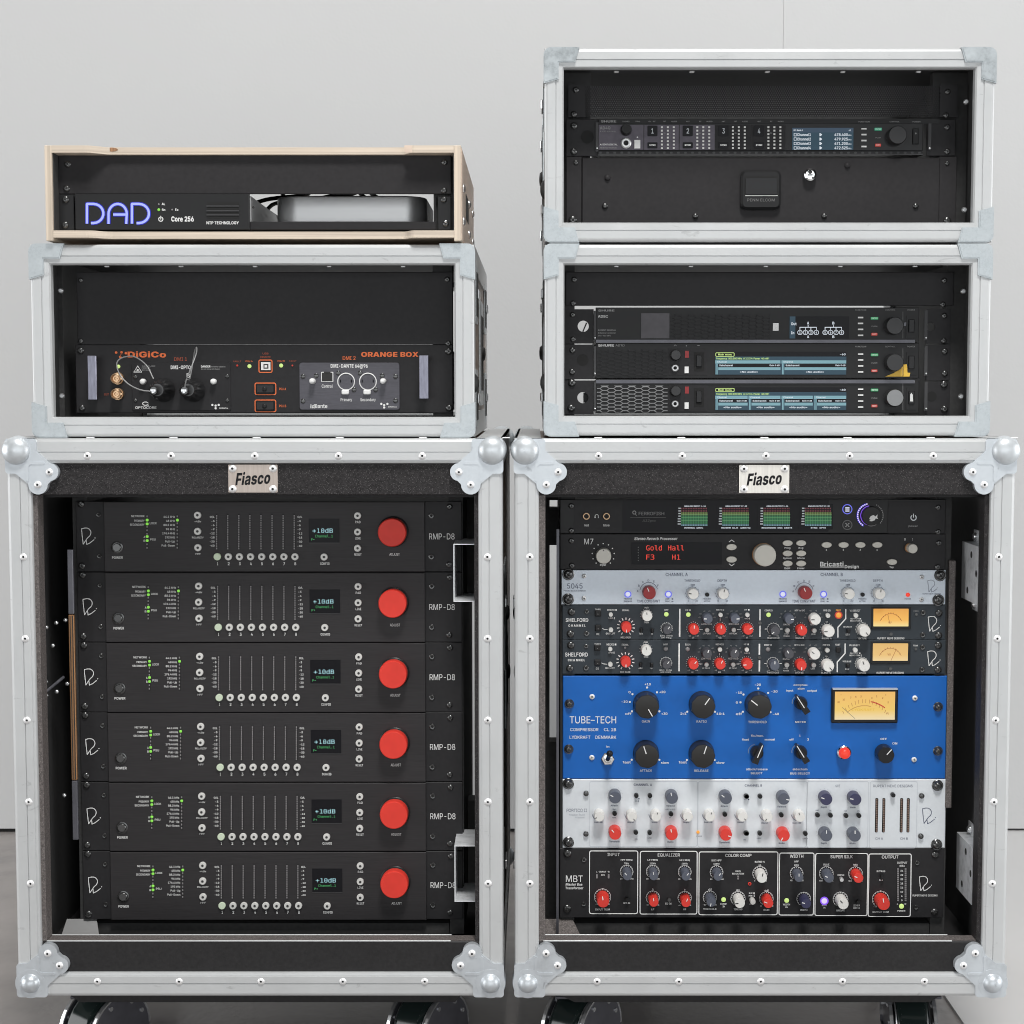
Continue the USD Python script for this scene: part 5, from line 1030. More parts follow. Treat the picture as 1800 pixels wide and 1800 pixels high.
for i, (x0, x1) in enumerate(((105, 384), (538, 820), (972, 1252), (1408, 1690))):
    d = u.rect('meter_screen', x0 - 60, 95, x1 + 12, 362, 'screen_black', 0, .0004); u.lv = .0014
    u.txt(('ANALOG INPUT 1-16', 'ANALOG INPUT 17-32', 'ANALOG OUTPUT 1-16', 'ANALOG OUTPUT 17-32')[i], (x0 + x1) / 2 + 4, 117, 15, 'glow_white', w=228, wt=700)
    for j in range(7): u.bar(x0 - 38 + (j < 4) * 6, 134 + 27.5 * j, x0 - 6, 146 + 27.5 * j, 'glow_soft_white')
    for c in range(16):
        xa = x0 + (x1 - x0) * c / 16; xb = x0 + (x1 - x0) * (c + .72) / 16
        for y, m_ in ((142, 'meter_red'), (168, 'meter_red')): u.bar(xa, y - 7, xb - 4, y + 7, m_)
        u.bar(xa, 181, xb, 213, 'meter_olive'); u.bar(xa, 215, xb, 305, 'meter_green'); u.bar(xa, 310, xb, 324, 'screen_bar')
    for y in (207, 238, 270): u.bar(x0, y - 2, x1, y + 2, 'meter_line', z=.0004)
    u.txt(('INTERNAL  48KHz', 'HDWR CLK  48KHz', 'RECORDING  MIX  DANTE', 'SYNC   OPTO')[i], (x0 + x1) / 2 - 10 * (i == 0), 346, 15, 'glow_white', w=(200, 310, 320, 160)[i], wt=700); u.flush('meter_screen_print'); u.lv = .001
u.crop(R2)
for y, m_, gl in ((555, 'glow_ring_blue', 'glow_pale_blue'), (661, 'ink_dim', 'ink_grey')):
    b = u.disc('touch_key', 609, y, 30, 'black_gloss', 0, .0004); u.line(arc(609, y, 31, 31, 0, 360, 30), 6, m_, z=.0006)
for k in range(4): u.bar(595, 542 + 8 * k, 623, 547 + 8 * k, 'glow_pale_blue', z=.0008)
u.line([(598, 650), (620, 672)], 6, 'ink_grey', z=.0008); u.line([(620, 650), (598, 672)], 6, 'ink_grey', z=.0008)
u.knob(768, 600, 66, .006, 'black_plastic', 0, None, .96, name='dial'); u.line(arc(762, 598, 84, 80, 110, 236, 30), 14, 'glow_blue_edge'); u.line(arc(765, 598, 66, 66, 100, 250, 30), 4, 'glow_violet', z=.0006)
for q in np.linspace(105, 232, 14): u.dot(762 + 84 * math.cos(math.radians(q)), 598 - 80 * math.sin(math.radians(q)), 5, 'glow_lilac', z=.0008)
for q in np.linspace(-38, 62, 12): u.dot(768 + 82 * math.cos(math.radians(q)), 598 - 80 * math.sin(math.radians(q)), 4, 'ink_grey')
u.line(arc(768, 600, 68, 68, 255, 300, 12), 3, 'ink_grey', z=.0006); u.flush(); u.lv = .0071
u.shape('fish_emblem', union_all([Point(0, 0).buffer(1)]) .__class__([(752, 618), (760, 600), (778, 592), (792, 600), (806, 588), (804, 606), (812, 618), (796, 614), (786, 628), (768, 634), (752, 632), (760, 624)]), 'ink_white', u.lv - .0068, u.lv - .0066) if False else u.poly('fish_emblem', [(750, 618), (760, 600), (778, 592), (792, 602), (806, 588), (803, 606), (812, 620), (794, 614), (786, 628), (768, 634), (750, 632), (760, 624)], 'ink_white', 0, .0003); u.lv = .0011; 
u.lv = 0; u.rect('face_block', 885, 505, 1265, 718, 'black_panel', 0, .001); u.lv = .001
u.line(arc(1055, 612, 18, 18, 130, 410, 16), 6, 'glow_soft_white'); u.line([(1055, 588), (1055, 610)], 6, 'glow_soft_white'); u.txt('power', 1053, 668, 13, 'ink_grey', w=62); u.flush(); u.lv = 0
ear_screws(u, [(1222, 543), (1222, 708)], 20)
# reverb
u = Unit('reverb_unit', 'black reverb unit with red display lettering and beige oval buttons', 'reverb unit', YB, (1325, 970)); u.crop(PX)
u.panel(984.5, 938.5, 1661.5, 1001, 'black_panel'); u.chassis(1000, 940, 1646, 1000, .25); u.crop(R1); ear_screws(u, [(447, 785), (450, 955)], 20)
u.txt('M7', 567, 790, 38, w=62, wt=400); u.knob(667, 885, 54, .012, 'beige_knob', 0, 'ink_black', .97, plen=(.72, .9), pw=.1)
for q in np.linspace(-140, 140, 11): u.dot(667 + 76 * math.sin(math.radians(q)), 880 - 76 * math.cos(math.radians(q)), 4.5)
u.txt('input', 665, 949, 15, w=42, wt=650); u.txt('Stereo Reverb Processor', 1027, 770, 20, w=296, wt=600, slant=.2)
u.rect('display_window', 862, 796, 1482, 948, 'screen_black', 0, .0008); u.lv = .0008
for j in range(6): u.dot(908, 830 + 18 * j, 4, 'ink_dim')
for t, x, y in (('Gold', 962, 833), ('Hall', 1112, 833), ('F3', 962, 897), ('H1', 1140, 897)): u.txt(t, x, y, 34, 'glow_red', w=27 * len(t) + (0 if len(t) > 2 else 2), a='l', mono=True)
u.flush('display_text'); u.lv = 0
def oval(u, x, y, a=34, b=20): R = u.L(a); m = lathe([(R, 0), (R, .002), (R * .93, .003)], 24); m[0][:, 2] *= b / a; u.part('oval_button', u.at(m, x, y), 'beige_knob', smooth=35)
oval(u, 1548, 827, 36, 22); oval(u, 1548, 912, 36, 22); u.line([(1533, 792), (1550, 779), (1567, 792)], 5); u.line([(1533, 944), (1550, 957), (1567, 944)], 5); u.flush()
u.crop(R2); u.disc('dial_rim', 46, 860, 77, 'brass', 0, .002); u.knob(48, 860, 74, .014, 'beige_knob', 0, None, .99, name='dial')
for x, y, t in ((207, 783, 'Prog'), (298, 783, 'Reg'), (207, 852, 'System'), (298, 852, 'Store'), (207, 920, 'Edit'), (298, 920, 'Enter')): oval(u, x, y); u.txt(t, x, y + 33, 12, w=len(t) * 10, wt=600)
for i, x in enumerate((470, 584, 697, 811)): oval(u, x, 795); u.txt(str(i + 1), x, 829, 12, w=8, wt=600)
u.txt('Bricasti', 506, 925, 30, w=158, wt=700); u.bar(427, 943, 590, 947); u.txt('Design', 640, 942, 22, w=94, wt=650); oval(u, 910, 910); u.txt('Tap', 908, 946, 12, w=28, wt=650)
u.disc('knob_rim', 1026, 815, 31, 'brass', 0, .003); u.knob(1036, 815, 32, .014, 'beige_knob', 30, None, .98); u.txt('0', 998, 758, 15, w=12); u.txt('I', 1048, 758, 15, w=4); u.flush(); ear_screws(u, [(1227, 783), (1218, 945)], 20)
# silver-blue enhancer
u = Unit('enhancer_unit', 'pale blue grey unit with two dark red knobs, marked 5045', 'audio processor', YB, (1325, 1032)); u.crop(PX)
u.panel(987, 1002, 1661.5, 1062.5, 'sky_grey'); u.chassis(1000, 1004, 1646, 1061, .25)
u.crop(R3); ear_screws(u, [(232, 92), (230, 300)], 40, h=.005, washer=True); u.screw(363, 107, 20, 'silver'); u.screw(363, 292, 20, 'silver')
u.txt('5045', 286, 190, 42, 'ink_navy', w=128, wt=400); u.txt('Primary Source Enhancer', 287, 229, 13, 'ink_navy', w=184, wt=500)
def chan5045(u, cx, kx, ky, l1, l2, t1, t2, bx, name, nx):
    u.txt(name, nx, 94, 27, 'ink_navy', w=184, wt=450); u.knob(kx, ky, 56, .014, 'dark_red_knob', -22, 'ink_white', .95, plen=(.3, .95), pw=.12)
    u.line([(kx + 74 * math.sin(math.radians(a)), ky - 4 - 74 * math.cos(math.radians(a))) for a in np.linspace(-80, 75, 20)], 4, 'ink_navy')
    for t, dx, dy in (('A', -93, -6), ('B', -83, -50), ('C', -50, -82), ('D', -3, -93), ('E', 43, -86), ('F', 77, -50)): u.txt(t, kx + dx, ky + dy, 17, 'ink_navy', w=13, wt=500)
    u.txt('TIME CONSTANT', kx - 4, 316, 22, 'ink_navy', w=194, wt=450)
    for x, t in ((l1, ('PROCESS', 'ENGAGE')), (l2, ('LINK', 'PEAK'))):
        u.led(x, 258, 20, 'glow_pale_blue', 'glow_ring_blue')
        for j in range(2): u.txt(t[j], x - (0 if x == l1 else 8), 297 + 20 * j, 13, 'ink_navy', w=66 if x == l1 else 36, wt=550)
    u.bar(l2 + 28, 292, l2 + 40, 303, 'ink_navy'); u.bar(l2 + 26, 316, l2 + 42, 322, 'ink_navy')
    for x, t, t3, an, m0, m1 in ((t1, 'THRESHOLD', '-10dB', -80, '-36', '+12'), (t2, 'DEPTH', '-10dB', 8, '0', '-20')):
        u.ticks(x, 250, 54, 'ink_navy', 11, -150, 150, 8, 2.5, True); u.txt(t, x - 1, 145, 19, 'ink_navy', w=132 if t[0] == 'T' else 78, wt=450); u.txt(t3, x, 180, 14, 'ink_navy', w=40, wt=600); u.txt(m0, x - 35, 314, 12, 'ink_navy', w=14); u.txt(m1, x + 35, 314, 12, 'ink_navy', w=24)
        u.knob(x + 1, 247, 46, .014, 'white_knob', an, 'ink_black', .95, plen=(.4, .95), pw=.14)
    u.button(bx, 260, 17, 'black_plastic', .004, False); u.txt('PROCESS', bx, 297, 12, 'ink_navy', w=68); u.txt('ACTIVE', bx, 317, 12, 'ink_navy', w=54)
chan5045(u, 0, 902, 238, 728, 1065, 1265, 1515, 1387, 'CHANNEL A', 1135); u.crop(R4); chan5045(u, 0, 492, 240, 313, 652, 852, 1105, 975, 'CHANNEL B', 720)
u.led(1354, 263, 18, 'glow_red'); u.txt('POWER', 1354, 297, 12, 'ink_navy', w=52); u.signature(1560, 190, .68, 'ink_navy', 5); u.txt('RUPERT NEVE DESIGNS', 1552, 255, 11, 'ink_navy', w=152); u.flush()
ear_screws(u, [(1622, 100), (1607, 308)], 40, h=.005, washer=True); u.screw(1470, 115, 20, 'silver'); u.screw(1467, 302, 20, 'silver')
# the two dark channel strips
def channel_strip(i, label):
    dy = 0 if i == 0 else 60.7; dx = 0 if i == 0 else -1.0
    u = Unit('channel_strip', label, 'channel strip', YB, (1325, 1094 + dy), 'pair of dark slate channel strips'); u.crop(PX); u.off = (0, dy)
    u.panel(988.5, 1063.8, 1661.5, 1124, 'slate'); u.chassis(1000, 1066, 1646, 1122, .25); u.off = (dx, dy); u.crop(R3); A = i == 0
    ear_screws(u, [(258, 405 if A else 395), (250, 588)], 32); u.ring_screw(385, 404, 18); u.ring_screw(384, 585, 22)
    u.txt('SHELFORD', 304, 473, 32, w=188, wt=600); u.txt('C H A N N E L', 304, 519, 19, w=142, wt=800)
    for x, y, t in ((478, 415, 'THRU'), (480, 538, '')):
        u.rect('toggle_switch', x - 26, y - 26, x + 26, y + 26, 'black_plastic', 0, .004, r=8, bev=.001); u.txt('•', x, y + 4, 9, 'ink_grey', w=8, z=.0044)
        if t: u.txt(t, x, 386, 15, w=50, wt=600)
    u.txt('DI', 478, 590, 17, w=24, wt=750); u.button(585, 425, 18, 'button_white', .005, False); u.txt('MIC/DI ■', 596, 389, 15, w=80, wt=600); u.txt('LINE ▬', 594, 457, 11, w=52, wt=600)
    u.button(586, 552, 20, 'button_white', .005, False); u.txt('GND LIFT', 583, 586, 14, w=78, wt=600); u.line([(515, 543), (530, 551), (558, 553)], 5)
    u.txt('SIGNAL', 710, 391, 15, w=58, wt=600)
    if not A: u.disc('signal_lamp', 710, 415, 9, 'led_off', 0, .001)
    for a in np.linspace(-150, 150, 13):
        c, q = math.sin(math.radians(a)), -math.cos(math.radians(a)); u.line([(712 + c * 56, 528 + q * 56), (712 + c * 76, 528 + q * 76)], 8, cap=2)
    u.knob(712, 526, 45, .014, 'red_knob', 180, 'ink_white', .92, plen=(.4, 1.0)); u.txt('MIC GAIN', 710, 618, 14, w=82, wt=600)
    u.ticks(883, 430, 48, n=11, ln=6, wd=3); u.knob(883, 430, 45, .014, 'white_knob', -8, 'ink_black', .94, plen=(.3, .8), pw=.12); u.txt('TRIM', 882, 493, 13, w=38, wt=600); u.txt('0dB', 882, 370, 12, w=34)
    for x, y in ((838, 552), (930, 556)): u.rect('small_toggle', x - 12, y - 16, x + 12, y + 22, 'black_plastic', 0, .005, r=6, bev=.001)
    u.txt('48v', 838, 586, 14, w=32, wt=700); u.txt('Ø', 930, 584, 20, w=14, wt=700)
    u.txt('HPF', 1048, 389, 14, w=36, wt=600); u.led(1048, 425, 19, 'glow_lime' if A else 'led_off')
    u.ticks(1050, 543, 46, n=13, ln=7, wd=3, arc=True); u.knob(1050, 543, 40, .014, 'grey_knob', 35, 'ink_white', .92); u.txt('20Hz  250Hz', 1048, 603, 12, w=104, wt=600); u.txt('HPF FREQ', 1048, 620, 13, w=82, wt=600)
    u.bar(1154, 380, 1165, 612)
    u.led(1231, 428, 19, 'glow_lime' if A else 'led_off'); u.txt('EQ IN', 1231, 390, 14, w=44, wt=600)
    blue = 'slate_knob'
    def dotlab(x, y, r=56):
        for a in (-90, -58, -20, 20, 58, 90): u.txt('•0' if a else '0', x + r * 1.12 * math.sin(math.radians(a)), y - 4 - r * math.cos(math.radians(a)), 11, 'ink_grey', w=16)
    ang = (0, 0, 60, -85, 85) if A else (40, 25, -95, 20, 20)
    for j, (x, t, l, r_) in enumerate(((1272, 'LF', '-12', '+12'), (1495, 'MID', '-12', '+12'), (1720, 'HF', '-12', '+12'))):
        u.ticks(x, 543, 51, n=15, ln=6, wd=4, arc=False); u.knob(x, 543, 45, .014, 'red_knob', ang[j], 'ink_white', .92, plen=(.3, .95)); u.txt(t, x, 620, 13, w=16 + 8 * (len(t) - 2), wt=600); u.txt(l, x - 32, 605, 10, w=22); u.txt(r_, x + 32, 605, 10, w=26)
    for j, (x, t) in enumerate(((1385, 'LOW FREQ'), (1612, 'MID FREQ'))):
        dotlab(x, 455); u.knob(x, 452, 43, .015, blue if A else 'grey_knob', ang[3 + j], 'ink_white', .92, plen=(.25, .9), pw=.22); u.txt(t, x - 2, 506, 13, w=82, wt=600)
    for x, y, t in ((1385, 553, 'LF PEAK'), (1497, 428, 'MID HI Q'), (1607, 553, 'HF PEAK'), (1720, 428, 'HF ■')):
        u.button(x, y, 19, 'button_white', .005, False); u.txt(t, x, y + (33 if y > 500 else -40), 13, w=64 if len(t) > 5 else 42, wt=600)
    u.txt('SHELF ▬', 1722, 461, 9, w=44, wt=600); u.bar(1328, 549, 1352, 554); u.bar(1636, 549, 1660, 554); u.bar(1494, 460, 1498, 480)
    u.crop(R4)
    u.bar(117, 383, 128, 475); u.bar(117, 520, 128, 614); u.disc('panel_screw', 122, 497, 14, 'black_screw', 0, .001)
    u.led(194, 430, 19, 'glow_lime' if A else 'led_off'); u.txt('COMP IN', 194, 393, 14, w=66, wt=600)
    an = (-130, 90, -15, -90, -90, 140) if A else (0, -30, 180, -50, 140, -20)
    u.ticks(235, 548, 50, n=13, ln=6, wd=3, arc=True); u.knob(238, 552, 44, .014, 'grey_knob' if A else blue, an[0], 'ink_white', .92, plen=(.35, 1)); u.txt('THRESHOLD', 234, 623, 14, w=100, wt=600); u.bar(163, 545, 184, 551); u.bar(288, 545, 310, 551); u.txt('-30', 200, 605, 10, w=20); u.txt('+20', 268, 605, 10, w=22)
    dotlab(352, 455); u.knob(356, 455, 43, .015, blue if A else 'grey_knob', an[1], 'ink_white', .92, plen=(.25, .9), pw=.22); u.txt('RATIO', 345, 510, 13, w=54, wt=600)
    u.txt('HPF to S/C', 455, 393, 13, w=84, wt=600); u.button(347, 556, 21, 'button_white', .005, False); u.txt('COMP', 343, 588, 10, w=36); u.txt('POWER', 344, 607, 12, w=50, wt=600)
    u.ticks(457, 548, 51, n=13, ln=6, wd=3); u.knob(460, 550, 46, .014, 'red_knob', an[2], 'ink_white', .92, plen=(.35, 1)); u.txt('GAIN dB', 454, 623, 14, w=70, wt=600); u.txt('0', 420, 605, 10, w=8); u.txt('20', 492, 605, 10, w=18)
    dotlab(566, 455, 60); u.knob(570, 457, 47, .015, 'white_knob', an[3], 'ink_black', .94, plen=(.2, .9), pw=.12); u.txt('TIMING', 566, 510, 12, w=60, wt=600); u.button(571, 558, 20, 'button_white', .005, False); u.txt('LINK', 568, 590, 12, w=34, wt=600)
    u.ticks(679, 553, 53, n=13, ln=6, wd=3); u.knob(682, 555, 50, .015, 'white_knob', an[4], 'ink_black', .94, plen=(.3, .95), pw=.12); u.txt('BLEND %', 678, 625, 14, w=80, wt=600); u.txt('0', 642, 607, 10, w=8); u.txt('50', 679, 488, 10, w=18); u.txt('100', 718, 607, 10, w=22)
    u.button(684, 433, 20, 'button_white', .005, False); u.txt('PRE EQ', 680, 393, 14, w=58, wt=600)
    if A: u.led(777, 432, 22, 'glow_orange', 'glow_red_dim')
    else: u.rect('toggle_switch', 757, 408, 795, 455, 'black_plastic', 0, .004, r=8, bev=.001)
    u.txt('FAST', 775, 391, 14, 'glow_orange' if A else 'ink_white', w=40, wt=700); u.line([(836, 385), (836, 462), (771, 535), (771, 616)], 10)
    u.txt('VU SELECT', 914, 395, 15, w=88, wt=550); u.button(917, 433, 20, 'button_white', .005, False); u.txt('OUTPUT ■', 920, 462, 11, w=88, wt=600); u.txt('REDUCTION ▬', 922, 480, 11, w=100, wt=600)
    u.txt('RED/BLUE', 852, 530, 12, w=70, wt=600); u.rect('small_toggle', 842, 545, 870, 580, 'black_plastic', 0, .005, r=6, bev=.001); u.txt('SILK', 853, 594, 13, w=34, wt=700)
    u.ticks(975, 550, 54, n=13, ln=6, wd=3, arc=True); u.knob(978, 553, 50, .015, 'white_knob', an[5], 'ink_black', .94, plen=(.3, .95), pw=.12); u.txt('TEXTURE', 973, 626, 14, w=76, wt=600)
    z0, z1 = u.w(1200, 522)[2], u.w(1200, 380)[2]
    vu_mat(f'meter_glow_{i}', (1.0, 0.82, 0.35) if A else (1, .78, .42), (1.0, 0.5, 0.06) if A else (.95, .6, .2), (0.85, 0.34, 0.02) if A else (.85, .5, .15), z0, z1, .70 if A else .60)
    m_ = u.rect('meter_bezel', 1050, 364, 1376, 548, 'black_plastic', 0, .0015, r=4, bev=.0005); u.rect('meter_face', 1066, 378, 1356, 524, f'meter_glow_{i}', .0015, .002, r=4, parent=m_); u.lv = .002
    u.line(arc(1210, 560, 110, 142, 35, 145, 16), 3, 'ink_dim_orange', z=.0002); u.line([(1215, 520), (1260, 425)] if not A else [(1200, 500), (1185, 430)], 3, 'ink_dim_orange', z=.0003); u.txt('VU', 1200, 490 if A else 470, 16, 'ink_dim_orange', w=26)
    for a in np.linspace(40, 140, 9): u.line([(1210 + 100 * math.cos(math.radians(a)), 560 - 142 * math.sin(math.radians(a))), (1210 + 106 * math.cos(math.radians(a)), 560 - 152 * math.sin(math.radians(a)))], 3, 'ink_dim_orange', z=.0002)
    u.flush('meter_print'); u.lv = 0
    u.txt('RUPERT NEVE DESIGNS', 1212, 625, 16, w=226, wt=600); u.disc('panel_screw', 1213, 590, 14, 'black_screw', 0, .001)
    u.txt('PEAK', 1423, 398, 12, 'ink_grey' if A else 'ink_white', w=40, wt=600); u.disc('peak_lamp', 1423, 425, 12, 'black_screw', 0, .0014); u.ring_screw(1480, 412, 22); u.ring_screw(1477, 597, 22)
    u.signature(1573, 504, .84); u.flush(); ear_screws(u, [(1612, 415 if A else 395), (1610, 600)], 30); return u
channel_strip(0, 'upper dark slate channel strip with green lamps and orange glowing meter'); channel_strip(1, 'lower dark slate channel strip, lamps off, just above the blue unit')
# blue compressor
u = Unit('compressor_unit', 'tall bright blue compressor with black knobs and a yellow lit meter', 'compressor', YB, (1325, 1279)); u.crop(PX)
u.panel(989.5, 1188.3, 1661.5, 1368.7, 'blue_paint'); u.chassis(1000, 1190, 1646, 1366, .25); u.crop(R5)
for x, y in ((240, 270), (235, 648)): u.screw(x, y, 32, h=.006, washer=True)
for x, y in ((430, 211), (428, 718)): u.screw(x, y, 22, 'ink_white')
u.txt('TUBE–TECH', 437, 404, 58, w=386, wt=420); u.txt('COMPRESSOR', 365, 485, 26, w=234, wt=500); u.txt('CL 1B', 579, 485, 26, w=102, wt=500); u.txt('LYDKRAFT', 329, 549, 26, w=172, wt=500); u.txt('DENMARK', 544, 549, 26, w=174, wt=500)
u.txt('in', 560, 627, 17, w=26, wt=600); R = u.L(56)
k = u.part('toggle_switch', u.at(cat([lathe([(R, 0), (R, .003), (R * .9, .0034)], 6), lathe([(R * .6, .0034), (R * .6, .006), (R * .4, .0065), (R * .38, .005)], 18)]), 560, 725), 'chrome', smooth=20)
q0 = u.w(560, 725); u.part('lever', tube([q0 + [0, -.005, 0], q0 + [.0006, -.014, .005], q0 + [.0012, -.019, .009]], .0028, 12), 'black_gloss', k, smooth=50); s = trimesh.creation.icosphere(2, .0042); u.part('lever_tip', mv((np.array(s.vertices), np.array(s.faces)), *(q0 + [.0016, -.020, .0105])), 'black_gloss', k, smooth=True)
def big_knob(u, x, y, ang, marks, label, ly):
    R = u.L(108); n = 72
    k = u.part('knob', u.at(lathe([(R, 0), (R, .002), (R * .97, .0035), (R * .93, .012), (R * .92, .0205), (R * .885, .0216), (R * .5, .0222)], n, ripple=[0, 0, .008, .018, .016, .012, 0, 9]), x, y), 'knob_black', smooth=30)
    m = plate(R * .07, R * .62, .0222, .0226); m = rotxz(mv(m, 0, 0, R * .52), -ang); u.part('pointer', u.at(m, x, y), 'ink_white', k)
    for t, tx, ty, dx_, dy_ in marks:
        u.txt(t, tx, ty, 19, w=len(t) * 17 if len(t) < 5 else 60, wt=650); u.dot(dx_, dy_, 9)
    u.txt(label, x, ly, 19, w=len(label) * 17, wt=600)
big_knob(u, 878, 270, 150, (('off', 732, 353, 762, 333), ('-10', 700, 253, 745, 255), ('0', 742, 173, 766, 190), ('+10', 893, 107, 888, 135), ('+20', 1015, 172, 970, 175), ('+30', 1032, 353, 990, 333)), 'GAIN', 417)
big_knob(u, 1342, 270, 35, (('2:1', 1190, 353, 1222, 337), ('10:1', 1500, 354, 1453, 337)), 'RATIO', 418)
big_knob(u, 878, 678, -18, (('fast', 718, 757, 760, 737), ('slow', 1037, 760, 990, 737)), 'ATTACK', 827); big_knob(u, 1340, 678, 18, (('fast', 1184, 757, 1220, 738), ('slow', 1498, 760, 1450, 738)), 'RELEASE', 828)
u.crop(R6); O = 0
big_knob(u, 101, 270, -52, (('off', -53, 355, -20, 337), ('0', -70, 260, -40, 258), ('-10', -52, 178, -15, 193), ('-20', 105, 112, 108, 143), ('-30', 242, 168, 190, 180), ('-40', 255, 355, 210, 340)), 'THRESHOLD', 422)
def selector(u, x, y, ang):
    R = u.L(56); k = u.part('selector_knob', u.at(lathe([(R, 0), (R, .003), (R * .92, .008), (R * .8, .011)], 28), x, y), 'black_gloss', smooth=35)
    g = Polygon([(-R * .14, R * 1.55), (R * .14, R * 1.55), (R * .32, R * .3), (R * .42, -R * 1.35), (-R * .42, -R * 1.35), (-R * .32, R * .3)]).buffer(R * .06)
    u.part('wing', u.at(rotxz(extrude(g, .004, .018), -ang), x, y), 'black_plastic', k); m = plate(R * .12, R * 2.0, .018, .0184); u.part('pointer', u.at(rotxz(mv(m, 0, 0, R * .55), -ang), x, y), 'ink_white', k)
    u.line(arc(x - 4, y - 2, 66, 62, 100, 190, 12), 4, 'ink_grey')
selector(u, 460, 262, -33); selector(u, 95, 672, 22); selector(u, 458, 670, -32)
for t, x, y, w_ in (('input', 370, 160, 60), ('compres-', 463, 113, 122), ('sion', 464, 143, 56), ('output', 556, 161, 82), ('METER', 460, 422, 90), ('fixed', 2, 568, 58), ('fix./man.', 100, 536, 104), ('manual', 205, 567, 86), ('attack/release', 96, 815, 180), ('SELECT', 94, 848, 98), ('off', 385, 568, 34), ('1', 455, 536, 8), ('2', 523, 567, 16), ('sidechain', 456, 815, 122), ('BUS SELECT', 456, 850, 166), ('OFF', 1152, 563, 54), ('ON', 1245, 600, 40)): u.txt(t, x, y, 17, w=w_, wt=650)
R = u.L(60); k = u.part('jewel_lamp', u.at(lathe([(R, 0), (R, .004), (R * .95, .007), (R * .8, .008), (R * .78, .007)], 26, ), 816, 668), 'chrome', smooth=35)
u.part('red_jewel', u.at(lathe([(R * .8, .007), (R * .76, .0105), (R * .6, .0135), (R * .35, .015)], 22), 818, 670), 'glow_red', k, smooth=50)
R = u.L(74); k = u.part('power_knob', u.at(lathe([(R, 0), (R, .002), (R * .95, .014), (R * .9, .017)], 40, ripple=[0, .02, .02, .01, 10]), 1150, 676), 'black_gloss', smooth=30); m = plate(R * .1, R * .8, .017, .0174); u.part('pointer', u.at(rotxz(mv(m, 0, 0, R * .5), -42), 1150, 676), 'ink_white', k)
z0, z1 = u.w(980, 393)[2], u.w(980, 165)[2]; vu_mat('meter_glow_big', (1.0, .90, .62), (1.0, .68, .12), (1.0, .52, .10), z0, z1, .60)
m_ = u.rect('meter_bezel', 715, 140, 1262, 425, 'black_plastic', 0, .006, r=8, bev=.0015); u.rect('meter_face', 740, 163, 1236, 395, 'meter_glow_big', .006, .0064, parent=m_)
u.rect('bezel_top', 722, 137, 1262, 146, 'alu', .0, .007, parent=m_); u.lv = .0064
u.line(arc(985, 540, 235, 262, 128, 77, 20), 3, 'ink_dim_orange'); u.line(arc(985, 540, 290, 300, 79, 55, 14), 9, 'glow_red_dim')
for i, a in enumerate(np.linspace(136, 46, 14)): u.line([(985 + 240 * math.cos(math.radians(a)), 545 - 290 * math.sin(math.radians(a))), (985 + 252 * math.cos(math.radians(a)), 545 - 320 * math.sin(math.radians(a)))], 3, 'ink_dim_orange')
for i, (t, x, y) in enumerate((('20', 770, 248), ('10', 812, 228), ('7', 870, 212), ('5', 912, 205), ('3', 955, 202), ('0', 1045, 215), ('1', 1085, 200), ('2', 1135, 215), ('3', 1180, 250), ('-', 790, 188), ('+', 1160, 188))): u.txt(t, x, y, 15, 'ink_dim_orange', w=10 + 8 * (len(t) - 1), wt=500)
u.txt('LYDKRAFT', 975, 312, 20, 'yellow_ink', w=190, wt=400); u.txt('VU', 1175, 342, 15, 'ink_dim_orange', w=26); u.line([(800, 292), (905, 385)], 3, 'ink_dim'); u.flush('meter_print'); u.lv = 0; u.flush()
for x, y in ((1412, 223), (1405, 735)): u.screw(x, y, 22, 'ink_white')
for x, y in ((1605, 295), (1603, 662)): u.screw(x, y, 32, h=.006, washer=True)
# white two-channel compressor
u = Unit('white_processor', 'white unit with slate and red knobs below the blue one', 'audio processor', YB, (1325, 1430)); u.crop(PX)
u.panel(989, 1369.5, 1661, 1490.5, 'portico_white'); u.chassis(1000, 1372, 1646, 1488, .25); u.crop(R7)
for x, y in ((232, 82), (232, 570)): u.screw(x, y, 38, h=.006, washer=True)
for x, y in ((380, 162), (379, 498)): u.disc('cap_screw', x, y, 22, 'black_screw', 0, .004, dome=.001)
u.txt('PORTICO II', 302, 305, 26, 'ink_navy', w=168, wt=330); u.txt('Master Buss', 305, 340, 15, 'ink_faint', w=130); u.txt('Processor', 330, 363, 14, 'ink_faint', w=80)
K = 1.0; sec = 'ink_faint'
u.rring(408, 62, 1306, 608, 20, 3, sec); u.rring(1312, 62, 2216, 612, 20, 3, sec); u.txt('CHANNEL A', 853, 92, 19, 'ink_navy', w=152, wt=550)
def pk(u, x, y, mt, ang, t, r=52, pm='ink_white', h=.017): 
    u.ticks(x, y, r + 10, 'ink_faint', 11, -140, 140, 6, 3); u.knob(x, y, r, h, mt, ang, pm, .96, plen=(.4, .98), pw=.15); u.txt(t, x - 2, y + 90, 14, 'ink_navy', w=len(t) * 10, wt=550)
pk(u, 617, 174, 'slate_knob', -60, 'Attack'); pk(u, 1087, 177, 'slate_knob', -12, 'Release'); pk(u, 1533, 180, 'slate_knob', -52, 'Attack')
pk(u, 617, 474, 'red_knob', -38, 'Threshold'); pk(u, 1085, 478, 'red_knob', -10, 'Ratio'); pk(u, 1533, 482, 'red_knob', 110, 'Threshold')
